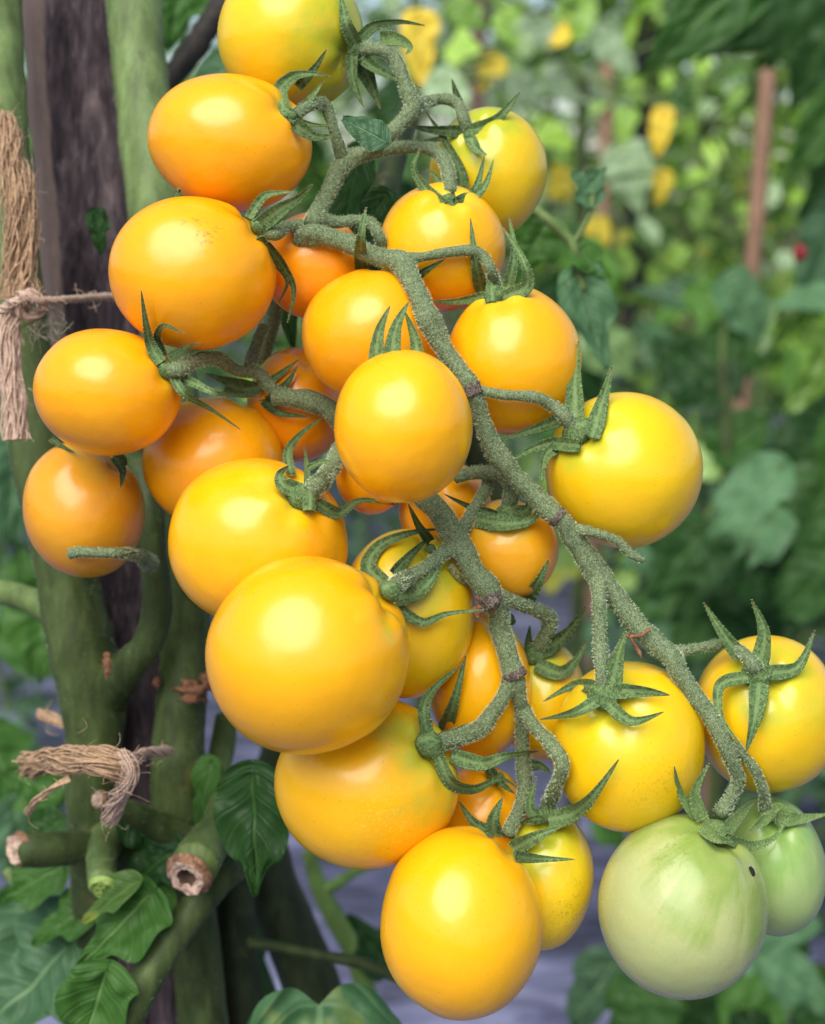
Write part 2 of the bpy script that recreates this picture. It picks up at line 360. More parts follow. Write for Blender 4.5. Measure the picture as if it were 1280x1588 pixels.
ORDER = [('t2','t1'),('t3','t2'),('t3','t27'),('t4','t3'),('t4','t5'),('t4','t8'),('t6','t5'),('t7','t6'),('t7','t23'),('t7','t9'),
 ('t10','t9'),('t10','t21'),('t10','t26'),('t9','t26'),('t9','t24'),('t23','t24'),('t11','t12'),('t11','t29'),('t11','t30'),('t12','t28'),
 ('t12','t27'),('t12','t13'),('t13','t14'),('t15','t13'),('t11','t15'),('t17','t25'),('t17','t18'),('t19','t17'),('t19','t20'),('t18','t20'),
 ('t17','t21'),('t22','t30'),('t23','t30'),('t24','t25'),('t21','t26'),('t2','t27'),('t5','t28'),('t11','t28'),('t6','t28'),('t6','t29'),('t23','t29'),('t5','t8'),('t11','t22'),('t24','t26'),('t9','t23')]
HID = {'t24','t25','t26','t27','t28','t29','t30','t21','t12','t23','t22'}
Z0 = dict(t11=-20, t7=-12, t10=-8, t9=2, t6=-2, t3=0, t2=8, t1=16, t4=2, t19=0, t17=8, t18=12, t16=6, t15=8, t13=12, t14=22)
Z = {k: Z0.get(k, 14)*8.0 for k in FR}                       # in photo px at the reference plane (8 px = 1 mm)
for it in range(400):
    for f, b in ORDER:
        A, B = FR[f], FR[b]; dx, dy = B[0]-A[0], B[1]-A[1]; d = sqrt(dx*dx+dy*dy); a = math.atan2(dy, dx)
        def rad(q): return 1/sqrt((cos(a)/q[2])**2+(sin(a)/q[3])**2)
        s = rad(A)+rad(B)
        need = sqrt(max(0, s*s-d*d))*(.62 if (b in HID or f in HID) else .86)
        e = need-(Z[b]-Z[f])
        if e > 0: Z[f] -= e*.25; Z[b] += e*.5
    for k in Z: Z[k] += (Z0.get(k, 14)*8-Z[k])*.01
ZM = {k: v/8000.0 for k, v in Z.items()}                    # metres behind the reference plane
D0 = 0.30
def surf(k, x, y):                 # depth (m) of the front of fruit k under pixel x,y, or None
    cx, cy, rx, ry, tl = FR[k][:5]; a = radians(tl); dx, dy = x-cx, y-cy
    u, v = dx*cos(a)+dy*sin(a), -dx*sin(a)+dy*cos(a)
    q = (u/rx)**2+(v/ry)**2
    if q > 1.0: return None
    D = D0+ZM[k]
    return D - sqrt(1-q)*(rx+ry)/2*D/FPX*.98
def front(x, y, excl=(), only=None):
    ds = [surf(k, x, y) for k in (only or FR) if k not in excl]; ds = [d for d in ds if d]
    return min(ds) if ds else None

Y_ = dict(
 gold=((.90, .425, .001), (.90, .37, .001), (.66, .49, .020), .45), bright=((.92, .445, .001), (.92, .385, .001), (.82, .50, .015), .45),
 or_=((.90, .385, .001), (.90, .315, .001), (.80, .45, .008), .42), deep=((.88, .30, .001), (.86, .25, .001), (.80, .34, .006), .4),
 tan=((.80, .38, .010), (.80, .31, .003), (.66, .43, .04), .75), yel=((.84, .51, .003), (.88, .43, .002), (.50, .49, .024), .8),
 yg=((.80, .52, .007), (.88, .44, .002), (.34, .42, .022), 1.15), amber=((.72, .30, .010), (.70, .23, .002), (.58, .38, .04), .8),
 green=((.40, .44, .18), (.46, .43, .17), (.20, .31, .04), 1.35))
FCOL = {'or': 'or_', 'gold': 'gold', 'bright': 'bright', 'deep': 'deep', 'tan': 'tan', 'yel': 'yel', 'yg': 'yg', 'amber': 'amber', 'green': 'green'}
def fmat(key, seed, blem=None):
    base = key.rstrip('0123456789'); c = Y_[FCOL[base]]
    if key == 'yg5': c = ((.88, .46, .002), (.90, .39, .001), (.44, .47, .03), .9)
    j = random.Random(seed)
    jit = lambda q: tuple(min(.95, x*j.uniform(.97, 1.03)) for x in q)
    kw = dict(speck=.5, rough=.30)
    KB = blem
    if key == 'green1': kw = dict(speck=.8, rough=.27, streak=1.3)
    if key == 'green2': kw = dict(speck=.4, rough=.33, streak=1.0)
    if key == 'green2': c = ((.29, .40, .14), (.40, .45, .18), (.18, .33, .06), 1.1)
    if KB: kw['blem'] = KB
    return fruit_mat('tomato_skin_'+key, jit(c[0]), jit(c[1]), jit(c[2]), c[3], seed, **kw)

LBL = {
 't1': 'topmost yellow tomato with a green shoulder, cut off by the upper edge', 't2': 'orange tomato below the topmost one, beside the pale green stem',
 't3': 'orange tomato with brown freckles in front of the dark wooden stake', 't4': 'orange tomato just below the freckled one, its calyx pointing right with long curling sepals',
 't5': 'orange tomato tucked between the left oval one and the large golden one', 't6': 'large golden tomato directly above the biggest one, curled sepals at its upper right',
 't7': 'biggest golden tomato of the bunch, low left of the second truss', 't8': 'dull amber tomato lowest at the left edge, with a short stalk across its base',
 't9': 'golden tomato with greenish shoulder under the biggest one, star of sepals on its right', 't10': 'bright yellow egg-shaped tomato hanging lowest in the bunch',
 't11': 'bright yellow tomato nearest the camera in the middle of the bunch', 't12': 'orange tomato half hidden behind the central bright yellow one, above it',
 't13': 'yellow tomato with a curled calyx on top under the bent stalk', 't14': 'yellow-green tomato upper right, behind the one with curled calyx',
 't15': 'golden tomato right of the truss, above its purple joint', 't16': 'large round yellow tomato sticking out at the right, green at its calyx',
 't17': 'yellow tomato with star calyx facing the camera left of the truss end', 't18': 'yellow tomato at the right edge with long star-shaped sepals',
 't19': 'large pale green unripe tomato with a tiny dark speck', 't20': 'small green unripe tomato behind the large pale green one',
 't21': 'yellow-green speckled tomato half behind the lowest egg-shaped one', 't22': 'tan-orange tomato below the curled stalk, right of the second truss',
 't23': 'yellow tomato behind the biggest one, crossed by a thin sepal', 't24': 'orange tomato behind the lower part of the second truss',
 't25': 'small yellow slice of tomato showing right of the second truss', 't26': 'deep orange tomato in the gap above the lowest egg-shaped one',
 't27': 'deep orange tomato deep behind the truss top', 't28': 'shaded orange tomato behind the thick fuzzy side stalk',
 't29': 'small shaded orange tomato under the central bright one', 't30': 'orange tomato peeping out behind the start of the second truss'}

ROOT = {}
SPOT = {'t3': (325, 378, .34, (.42, .17, .03), 15, .8), 't19': (1035, 1305, .42, (.24, .25, .03), 20, .75), 't21': (875, 1400, .75, (.34, .27, .02), 24, .6),
        't8': (54, 786, .14, (.30, .12, .03), 9, .8), 't17': (1000, 1195, .6, (.42, .34, .02), 24, .5), 't9': (600, 1250, .6, (.75, .60, .08), 26, .4), 't7': (470, 1090, .5, (.6, .35, .02), 26, .25), 't16': (1010, 800, .5, (.6, .40, .02), 26, .3)}
def make_fruit(k, seed):
    cx, cy, rx, ry, tl, sx, sy, sz, mk = FR[k]
    D = D0+ZM[k]; c = P(cx, cy, D); ps = D/FPX
    # stalk direction in the camera's right / up / toward-camera frame, in unscaled (sphere) space
    a = radians(tl); dx, dy = sx-cx, sy-cy
    u, v = (dx*cos(a)+dy*sin(a))/rx, (-dx*sin(a)+dy*cos(a))/ry
    l = sqrt(u*u+v*v)
    inpl = min(.99, l); zt = sqrt(max(0.0, 1-inpl*inpl))*(1 if sz >= 0 else -1)
    u, v = u/l*inpl, v/l*inpl
    s = Vector((u, -v, zt)).normalized()
    zt2 = s; q = Vector((0, 0, 1)).rotation_difference(zt2)
    bl = None
    if k in SPOT:
        sp = SPOT[k]; ex, ey = sp[0]-cx, sp[1]-cy; u, v = (ex*cos(a)+ey*sin(a))/rx, (-ex*sin(a)+ey*cos(a))/ry
        bl = (tuple(q.inverted() @ Vector((u, -v, sqrt(max(0, 1-u*u-v*v))))), *sp[2:])
    ph = R.uniform(0, 6.28); nl = R.choice((2, 3, 4)); off = Vector((seed*5.3, seed*1.1, 0))
    V = []; A = []; nu, nv_ = 56, 36
    for i in range(nv_+1):
        t = pi*i/nv_
        for jx in range(nu):
            f = 2*pi*jx/nu
            d = Vector((sin(t)*cos(f), sin(t)*sin(f), cos(t)))
            r = 1 - .13*exp(-(t/.22)**2) + .012*cos(nl*f+ph)*sin(t)**2*(1 if t < 1.6 else .4) + .025*noise.noise(d*1.3+off) - .015*exp(-((pi-t)/.25)**2)
            r += .02*cos(5*f+ph)*exp(-((t-.35)/.2)**2)
            A.append(tuple(d)); p = q @ (d*r)
            p = Vector((p.x*rx, p.y*ry, p.z*(rx+ry)/2))
            p = Vector((p.x*cos(-a)-p.y*sin(-a), p.x*sin(-a)+p.y*cos(-a), p.z))
            V.append(c + RT*p.x*ps + UP*p.y*ps - FWD*p.z*ps)
    F = [(i*nu+j, i*nu+(j+1) % nu, (i+1)*nu+(j+1) % nu, (i+1)*nu+j)[::-1] for i in range(nv_) for j in range(nu)]
    root = empty('tomato', c); ROOT[k] = root
    tag(root, LBL[k], 'tomato', 'cherry tomatoes on the trusses')
    mesh('fruit', V, F, fmat(mk, seed, bl), root, True, {'fc': A})
    return root
for i, k in enumerate(FR): make_fruit(k, i+1)

# ------------------------------------------------------------------ stalks
def autoz(pts, excl=(), gap=.0008, z=None):
    """pts (x,y,r[px][,depth offset mm]) -> (x,y,depth,r): each stalk lies just in front of the fruits it crosses"""
    ds = []
    for p in pts:
        if len(p) > 3 and p[3] is not None: ds.append(D0+p[3]/1000); continue
        f = None
        for ox, oy in ((0, 0), (p[2], 0), (-p[2], 0), (0, p[2]), (0, -p[2])):
            q = front(p[0]+ox*.8, p[1]+oy*.8, excl)
            if q and (f is None or q < f): f = q
        ds.append(None if f is None else f-p[2]*f/FPX-gap)
    known = [i for i, d in enumerate(ds) if d]
    if not known: ds = [D0+.01]*len(ds)
    else:
        for i in range(len(ds)):
            if ds[i] is None:
                a = [j for j in known if j < i]; b = [j for j in known if j > i]
                if a and b: t = (i-a[-1])/(b[0]-a[-1]); ds[i] = ds[a[-1]]*(1-t)+ds[b[0]]*t
                else: ds[i] = ds[(a or b)[-1 if a else 0]]
    fix = [len(p) > 3 and p[3] is not None for p in pts]
    base = list(ds)
    for _ in range(3):                                      # smooth toward the camera only
        nd = list(ds)
        for i in range(1, len(ds)-1):
            if not fix[i]: nd[i] = min(base[i], (ds[i-1]+ds[i]*2+ds[i+1])/4)
        ds = nd
    return ds
PATHS = {}
def w4(pts, ds): return [(*P(p[0], p[1], d), p[2]*.86*d/FPX) for p, d in zip(pts, ds)]
def near_depth(path, x, y):
    q = PATHS[path]; return min(q, key=lambda s: (s[0]-x)**2+(s[1]-y)**2)[2]
def stalk(name, part, parent, pts, mat='truss', excl=(), start=None, end=None, hairs=5.0, hl=.00050, seg=16, rough=.20):
    ds = autoz(pts, excl)
    if start: ds[0] = near_depth(start, pts[0][0], pts[0][1])
    if end:   ds[-1] = (surf(end, pts[-1][0], pts[-1][1]) or D0+ZM[end]) + .0006
    PATHS[name] = catmull([(p[0], p[1], d) for p, d in zip(pts, ds)], 6)
    g = G(); tube(g, w4(pts, ds), seg, hairs, hl, rough)
    return g.build(part, M[mat], parent)

tr1 = empty('fruit_truss', P(490, 345, D0+.01)); tag(tr1, 'fuzzy green fruit truss running from the upper left down to the green tomatoes', 'fruit stalk', 'fuzzy trusses')
tr2 = empty('fruit_truss', P(700, 820, D0+.01)); tag(tr2, 'thick fuzzy fruit truss coming out from under the central bright tomato', 'fruit stalk', 'fuzzy trusses')
EX11 = ('t11',)
stalk('main', 'main_stalk', tr1, [(452,392,15,14),(478,362,17),(505,366,17),(550,381,17),(587,398,18),(622,408,21),(642,442,18),(658,476,18),(668,500,21),(685,535,17),(711,569,15),(732,600,16),(745,640,15),(760,685,18),(779,716,19),(812,752,17),(846,784,19),(872,808,18),(897,844,20),(929,893,21),(957,929,19),(985,965,19),(1014,994,18),(1040,1020,19),(1067,1063,16),(1099,1107,15),(1124,1151,15),(1139,1188,14),(1145,1210,13),(1134,1235,12),(1118,1262,14)], excl=EX11, end='t19')
stalk('root1', 'stalk_base', tr1, [(490,366,16),(452,395,16,20),(432,430,15,30),(424,490,15,36),(405,560,15,40)], excl=('t3',), start='main', mat='truss')
stalk('up', 'side_stalk', tr1, [(484,345,16),(498,320,14),(516,285,15),(534,252,17),(566,238,14),(610,229,12),(655,229,11),(684,242,12),(696,268,12),(697,300,14)], excl=(), start='main', end='t13')
stalk('p2', 'pedicel', tr1, [(532,250,13),(519,205,10),(508,168,11),(496,160,11),(478,165,10),(452,182,12)], start='up', end='t2')
stalk('up1', 'side_stalk', tr1, [(568,240,13),(600,212,14),(622,190,13),(641,165,15),(630,135,13),(621,110,12),(608,86,12),(585,76,12),(556,76,13)], start='up', end='t1', excl=())
stalk('p14', 'pedicel', tr1, [(641,165,12),(668,156,11),(690,153,11),(710,162,11),(719,182,11),(727,208,12)], start='up1', end='t14')
stalk('p12', 'pedicel', tr1, [(488,338,15),(520,344,11),(552,342,11),(577,348,11),(590,368,10),(597,395,10,12)], start='up')
stalk('p3', 'pedicel', tr1, [(500,362,14),(470,350,13),(447,352,11),(428,362,12),(408,360,12)], start='main', end='t3')
stalk('p15', 'pedicel', tr1, [(628,404,15),(655,398,9),(690,392,9),(728,388,10),(748,396,10),(762,420,10),(769,448,12)], start='main', end='t15')
stalk('p16', 'pedicel', tr1, [(734,603,12),(750,606,9),(785,612,9),(831,616,10),(857,629,11),(878,648,13),(892,668,14)], start='main', end='t16')
stalk('stub', 'bare_pedicel', tr1, [(890,822,13),(915,824,9),(939,831,8),(962,842,9),(978,859,8),(999,869,6)], start='main')
stalk('p17', 'pedicel', tr1, [(929,893,16),(930,925,13),(930,955,12),(931,994,12),(933,1010,14),(934,1041,12),(936,1078,15)], start='main', end='t17')
stalk('p18', 'pedicel', tr1, [(1040,1016,15),(1060,1009,10),(1090,1004,9),(1127,999,10),(1150,1010,11),(1166,1028,14),(1174,1042,14)], start='main', end='t18')
stalk('p20', 'pedicel', tr1, [(1136,1152,11),(1155,1172,8),(1171,1193,9),(1183,1222,9),(1188,1258,11)], start='main', end='t20')
X2 = ('t11',)
stalk('main2', 'main_stalk', tr2, [(425,612,17),(450,617,17),(482,623,19),(512,636,19),(550,680,18,18),(610,740,18,14),(662,776,20),(694,813,22),(716,850,22),(735,885,20),(760,918,22),(772,945,20),(777,979,18),(788,1016,18),(798,1050,19)], excl=('t11','t12'))
stalk('p6', 'pedicel', tr2, [(545,672,15,16),(528,702,16),(512,730,16),(494,750,17),(470,770,18)], start='main2', end='t6', excl=X2)
stalk('p9', 'pedicel', tr2, [(797,1046,17),(785,1073,14),(763,1107,14),(745,1130,16),(716,1143,14),(676,1155,15)], start='main2', end='t9')
stalk('p10', 'pedicel', tr2, [(802,1056,14),(809,1100,12),(810,1151,12),(813,1194,13),(814,1232,13),(803,1262,12),(789,1294,14)], start='main2', end=None)
stalk('p21', 'pedicel', tr2, [(810,1098,13),(832,1130,11),(857,1157,13),(873,1185,13),(864,1216,12),(850,1250,14)], start='p10', end='t21')
stalk('p25', 'pedicel', tr2, [(770,925,16),(800,934,12),(832,946,13),(852,958,15),(848,982,13),(829,1010,15)], start='main2', end='t25')
stalk('p7', 'pedicel', tr2, [(716,842,16),(691,856,14),(663,879,12),(632,897,14),(610,910,15)], start='main2', end='t7')
stalk('p22', 'pedicel', tr2, [(706,742,11),(730,734,13),(760,732,13),(785,738,15),(794,760,14),(788,788,15)], end='t22', excl=X2)
stalk('p30', 'pedicel', tr2, [(716,822,13),(735,790,10),(752,762,11),(758,742,9)], start='main2', excl=X2)
stalk('p4', 'pedicel', tr2, [(425,605,12),(400,580,12),(367,574,11),(337,556,13),(300,560,13),(277,574,14),(262,573,15)], end='t4', start='main2')
stalk('p3b', 'bare_pedicel', tr2, [(385,572,11),(392,550,11),(402,522,10),(410,505,9,22)], start='p4')
# purple joint collars and dried scars on the trusses
def blob(part, parent, x, y, r, d, mat, sq=(1, 1, 1), n=9, amp=.35, fr=1.4):
    c = P(x, y, d); rr = r*d/FPX; V = []; F = []; m = 14
    for i in range(n+1):
        t = pi*i/n
        for j in range(m):
            f = 2*pi*j/m; q = Vector((sin(t)*cos(f)*sq[0], sin(t)*sin(f)*sq[2], cos(t)*sq[1]))
            V.append(c+q*rr*(1+amp*noise.noise(q*fr+Vector((x, y, 0)))))
    F = [(i*m+j, (i+1)*m+j, (i+1)*m+(j+1) % m, i*m+(j+1) % m) for i in range(n) for j in range(m)]
    g = G(); g.add(V, F); return g.build(part, M[mat], parent)
M['purple'] = fuzzy_mat('purple_joint', (.115, .085, .065), (.045, .03, .025), (.25, .22, .17))
def ring(path, parent, x, y, x2, y2, r, mat='purple', part='joint'):
    d = near_depth(path, x, y)-.0002
    g = G(); tube(g, [(*P(x, y, d), r*d/FPX), (*P(x2, y2, d), r*d/FPX)], 14, 1.5, .0003, .25, nsub=4); return g.build(part, M[mat], parent)
ring('main', tr1, 730, 597, 737, 612, 16.5); ring('main', tr1, 862, 799, 868, 804, 19)
ring('main2', tr2, 756, 921, 768, 936, 20); ring('main2', tr2, 795, 1042, 800, 1052, 18)
d = near_depth('main', 985, 960)
for pts in ([(1008,976,3),(995,985,3),(980,987,4),(974,986,5)], [(978,988,4),(985,1000,3),(992,1012,3),(995,1020,2)]):
    g = G(); tube(g, [(*P(x, y, d-.0035 if x > 990 and y < 990 else d-.002), r*d/FPX) for x, y, r in pts], 8, 0, 0, .3); g.build('dry_scar', M['scab'], tr1)
d = near_depth('main2', 760, 930)
for pts in ([(768,938,9),(750,940,6),(738,944,5),(742,958,4)], [(745,930,5),(738,925,3)]):
    g = G(); tube(g, [(*P(x, y, d-.0015), r*d/FPX) for x, y, r in pts], 8, 0, 0, .4); g.build('dry_scar', M['scab'], tr2)

# ------------------------------------------------------------------ calyxes: sepals traced as curving, channelled blades with thickness
def sepal_geo(g, pts, W, dep, twist=0.0, cup=.22, hairs=True):
    q = catmull([(p[0], p[1], d) for p, d in zip(pts, dep)], 7); n = len(q)
    C = [P(*p) for p in q]; ps = dep[0]/FPX; seg = 12; V = []; A = []; Sd = []
    for i in range(n):
        T = (C[min(i+1, n-1)]-C[max(i-1, 0)]).normalized(); s = i/(n-1)
        toc = (CAM-C[i]).normalized(); S = T.cross(toc)
        S = S.normalized() if S.length > .05 else RT.copy()
        Nn = S.cross(T).normalized()
        tw = twist*(.3+s); S2 = S*cos(tw)+Nn*sin(tw); N2 = Nn*cos(tw)-S*sin(tw)
        w = W*ps/2*(.85+.15*min(1, s/.2))*(1-max(0, (s-.18)/.82)**1.15*.96); th = max(w*.16, .00018)*(1-.5*s)
        Sd.append((C[i], S2, w, N2))
        for k in range(seg):
            a = 2*pi*k/seg
            V.append(C[i]+S2*(cos(a)*w)+N2*(sin(a)*th + cup*w*(cos(a)**2)*2 - cup*w + .12*w*sin(s*9+W)*cos(a))); A.append((k/seg, s, 0))
    F = [(i*seg+k, (i+1)*seg+k, (i+1)*seg+(k+1) % seg, i*seg+(k+1) % seg) for i in range(n-1) for k in range(seg)]
    F += [tuple(range(seg))[::-1], tuple((n-1)*seg+k for k in range(seg))]
    g.add(V, F, A)
    if hairs:
        HV = []; HF = []
        for c, S2, w, N2 in Sd:
            for _ in range(14):
                sg = R.choice((-1, 1)); p = c+S2*sg*w*R.uniform(.7, 1)+N2*w*cup*.8
                dd = (S2*sg+Vector((R.gauss(0, .5), R.gauss(0, .5), R.gauss(0, .5)))).normalized(); s_ = dd.orthogonal().normalized()*.00003; b = len(HV)
                HV += [p-s_, p+s_, p+dd*R.uniform(.0001, .00028)]; HF.append((b, b+1, b+2))
        g.add(HV, HF, [(0, 0, 1)]*len(HV))
CX = {}
def calyx(k, hub, sepals, hubr=17, excl=(), mat='sepal', lift=.0012):
    root = ROOT[k]; hd = surf(k, *hub) or D0+ZM[k]
    hd = min(hd, D0+ZM[k]+.01)
    g = G(); c0 = P(hub[0], hub[1], hd)
    cc = P(FR[k][0], FR[k][1], D0+ZM[k]); ax = (c0-cc).normalized()
    r = hubr*hd/FPX; tube(g, [(*(c0-ax*r*.5), r*.9), (*(c0+ax*r*.02), r*1.0), (*(c0+ax*r*.35), r*.7), (*(c0+ax*r*.6), r*.45)], 18, 2, .0003, .15, nsub=3)
    if FR[k][7] < 0: g = G(); r *= .5; ax2 = (UP*.9+FWD*.5).normalized(); c1 = cc+ax2*FR[k][3]*.8*hd/FPX; tube(g, [(*c1, r), (*(c1+ax2*r), r)], 12, nsub=2)
    cal = g.build('calyx', M[mat], root)
    for sp in sepals:
        pts, W = sp[0], sp[1]; kw = sp[2] if len(sp) > 2 else {}
        ex = kw.get('excl', excl); dep = []
        n = len(pts)
        for i, p in enumerate(pts):
            s = i/(n-1); f = front(p[0], p[1], ex); base = hd - .0008
            if f is None: v = None
            else: v = f-lift-kw.get('lift', .003)*s
            dep.append(v)
        if dep[0] is None: dep[0] = hd-.001
        dep[0] = kw.get('z0', dep[0])
        for i in range(1, n):
            if dep[i] is None: dep[i] = dep[i-1]-.0010 if kw.get('z') is None else D0+kw['z']/1000
        for i in range(n-2, 0, -1): dep[i] = min(dep[i], (dep[i-1]+dep[i+1])/2+.002)
        if 'z' in kw and kw.get('all'): dep = [D0+kw['z']/1000+j*.0002 for j in range(n)]
        g = G(); sepal_geo(g, pts, W*1.08, dep, kw.get('tw', R.uniform(-.5, .5)), kw.get('cup', .25))
        g.build('sepal', M[kw.get('mat', mat)], cal)
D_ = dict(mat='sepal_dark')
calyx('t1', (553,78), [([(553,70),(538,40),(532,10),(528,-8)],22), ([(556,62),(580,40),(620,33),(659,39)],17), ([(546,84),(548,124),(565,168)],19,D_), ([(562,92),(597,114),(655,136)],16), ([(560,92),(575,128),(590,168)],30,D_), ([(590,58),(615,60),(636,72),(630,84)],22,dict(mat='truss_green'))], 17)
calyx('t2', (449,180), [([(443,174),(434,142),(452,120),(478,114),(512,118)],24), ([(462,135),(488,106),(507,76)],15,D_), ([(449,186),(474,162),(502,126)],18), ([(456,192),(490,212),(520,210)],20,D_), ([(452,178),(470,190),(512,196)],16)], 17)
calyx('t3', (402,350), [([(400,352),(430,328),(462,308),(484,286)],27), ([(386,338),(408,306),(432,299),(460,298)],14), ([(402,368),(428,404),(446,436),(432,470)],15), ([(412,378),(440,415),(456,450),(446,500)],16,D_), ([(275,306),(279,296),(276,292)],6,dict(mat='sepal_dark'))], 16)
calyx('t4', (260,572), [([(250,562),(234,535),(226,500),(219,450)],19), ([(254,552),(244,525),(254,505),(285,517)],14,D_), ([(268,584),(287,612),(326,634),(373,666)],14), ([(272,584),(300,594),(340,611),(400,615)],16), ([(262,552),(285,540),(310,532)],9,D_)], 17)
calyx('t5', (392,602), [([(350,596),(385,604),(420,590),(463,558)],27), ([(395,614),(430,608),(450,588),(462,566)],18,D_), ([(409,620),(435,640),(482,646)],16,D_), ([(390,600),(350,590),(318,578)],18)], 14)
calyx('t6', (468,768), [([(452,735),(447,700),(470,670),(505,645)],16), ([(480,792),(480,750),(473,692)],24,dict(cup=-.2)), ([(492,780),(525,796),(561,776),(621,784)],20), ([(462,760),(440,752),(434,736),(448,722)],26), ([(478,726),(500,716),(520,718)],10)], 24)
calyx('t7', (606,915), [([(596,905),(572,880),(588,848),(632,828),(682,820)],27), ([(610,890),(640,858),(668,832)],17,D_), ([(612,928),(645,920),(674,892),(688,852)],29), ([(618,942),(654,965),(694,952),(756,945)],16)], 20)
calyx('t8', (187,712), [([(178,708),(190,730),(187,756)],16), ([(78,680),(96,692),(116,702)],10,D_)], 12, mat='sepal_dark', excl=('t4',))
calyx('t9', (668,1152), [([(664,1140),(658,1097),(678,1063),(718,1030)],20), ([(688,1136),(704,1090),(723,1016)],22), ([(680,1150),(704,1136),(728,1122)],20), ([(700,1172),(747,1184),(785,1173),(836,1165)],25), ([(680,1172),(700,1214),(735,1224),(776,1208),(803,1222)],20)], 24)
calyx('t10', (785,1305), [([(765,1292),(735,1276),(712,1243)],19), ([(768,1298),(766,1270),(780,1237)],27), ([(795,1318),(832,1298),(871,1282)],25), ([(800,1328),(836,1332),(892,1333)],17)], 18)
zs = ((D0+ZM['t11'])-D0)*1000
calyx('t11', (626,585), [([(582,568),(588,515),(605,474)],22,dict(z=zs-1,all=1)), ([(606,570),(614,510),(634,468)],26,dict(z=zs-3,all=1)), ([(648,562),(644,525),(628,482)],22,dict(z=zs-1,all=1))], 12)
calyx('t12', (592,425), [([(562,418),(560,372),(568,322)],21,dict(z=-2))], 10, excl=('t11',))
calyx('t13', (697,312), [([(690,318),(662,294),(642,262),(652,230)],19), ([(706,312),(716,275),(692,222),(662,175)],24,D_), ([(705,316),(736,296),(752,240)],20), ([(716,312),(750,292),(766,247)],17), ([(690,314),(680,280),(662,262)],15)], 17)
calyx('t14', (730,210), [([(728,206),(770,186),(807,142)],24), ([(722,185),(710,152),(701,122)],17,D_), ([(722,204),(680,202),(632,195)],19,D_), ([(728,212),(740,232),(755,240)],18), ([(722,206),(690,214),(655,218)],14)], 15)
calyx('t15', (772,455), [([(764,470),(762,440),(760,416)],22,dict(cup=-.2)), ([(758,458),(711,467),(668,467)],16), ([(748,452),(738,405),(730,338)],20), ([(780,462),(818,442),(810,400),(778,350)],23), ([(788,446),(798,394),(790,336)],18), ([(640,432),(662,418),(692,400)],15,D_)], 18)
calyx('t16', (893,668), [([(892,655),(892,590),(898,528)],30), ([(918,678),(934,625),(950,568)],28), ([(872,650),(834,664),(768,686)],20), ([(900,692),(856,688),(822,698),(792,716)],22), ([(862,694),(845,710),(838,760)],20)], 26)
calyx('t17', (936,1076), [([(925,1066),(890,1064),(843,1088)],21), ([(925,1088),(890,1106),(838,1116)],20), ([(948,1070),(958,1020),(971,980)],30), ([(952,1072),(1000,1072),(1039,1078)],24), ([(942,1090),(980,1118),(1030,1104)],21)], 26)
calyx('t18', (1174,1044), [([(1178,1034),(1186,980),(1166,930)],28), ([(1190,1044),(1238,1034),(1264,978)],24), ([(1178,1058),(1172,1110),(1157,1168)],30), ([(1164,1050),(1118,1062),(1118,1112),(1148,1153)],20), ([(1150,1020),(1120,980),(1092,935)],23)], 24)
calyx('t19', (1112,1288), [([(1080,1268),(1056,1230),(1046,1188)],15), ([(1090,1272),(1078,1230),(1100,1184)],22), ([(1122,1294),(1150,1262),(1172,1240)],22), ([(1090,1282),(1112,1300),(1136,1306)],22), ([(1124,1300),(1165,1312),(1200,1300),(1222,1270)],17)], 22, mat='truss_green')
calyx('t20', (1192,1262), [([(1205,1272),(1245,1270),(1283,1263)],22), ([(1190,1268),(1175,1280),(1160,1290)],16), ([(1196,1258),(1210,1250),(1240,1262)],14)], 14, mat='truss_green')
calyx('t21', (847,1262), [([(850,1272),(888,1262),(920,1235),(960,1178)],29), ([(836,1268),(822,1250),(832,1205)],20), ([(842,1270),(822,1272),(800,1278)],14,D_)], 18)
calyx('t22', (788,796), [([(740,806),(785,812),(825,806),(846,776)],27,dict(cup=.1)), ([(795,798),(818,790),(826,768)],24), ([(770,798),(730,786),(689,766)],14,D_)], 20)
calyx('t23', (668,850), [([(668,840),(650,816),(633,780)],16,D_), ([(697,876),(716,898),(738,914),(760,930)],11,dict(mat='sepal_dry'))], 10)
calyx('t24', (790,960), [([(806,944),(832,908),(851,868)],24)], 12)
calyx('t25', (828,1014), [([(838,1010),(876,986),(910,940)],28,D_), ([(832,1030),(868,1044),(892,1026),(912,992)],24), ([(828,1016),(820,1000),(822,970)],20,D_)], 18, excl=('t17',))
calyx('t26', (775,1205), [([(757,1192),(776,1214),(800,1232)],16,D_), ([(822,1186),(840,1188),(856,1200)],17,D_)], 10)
# tiny dark speck of an insect on the large green fruit
from mathutils.bvhtree import BVHTree
fm = [o for o in ROOT['t19'].children if o.name.startswith('fruit')][0].data; org = Vector(ROOT['t19'].location)
tree = BVHTree.FromPolygons([v.co+org for v in fm.vertices], [tuple(p.vertices) for p in fm.polygons])
def hit(x, y):
    dr = (P(x, y, .3)-CAM).normalized(); h = tree.ray_cast(CAM, dr); return h[0]-dr*.0002
g = G(); tube(g, [(*hit(1164, 1345), .0003), (*hit(1166, 1351), .00055), (*hit(1169, 1358), .0004)], 10)
o = g.build('insect', M['pole']); tag(o, 'tiny black insect speck on the large pale green tomato', 'insect')

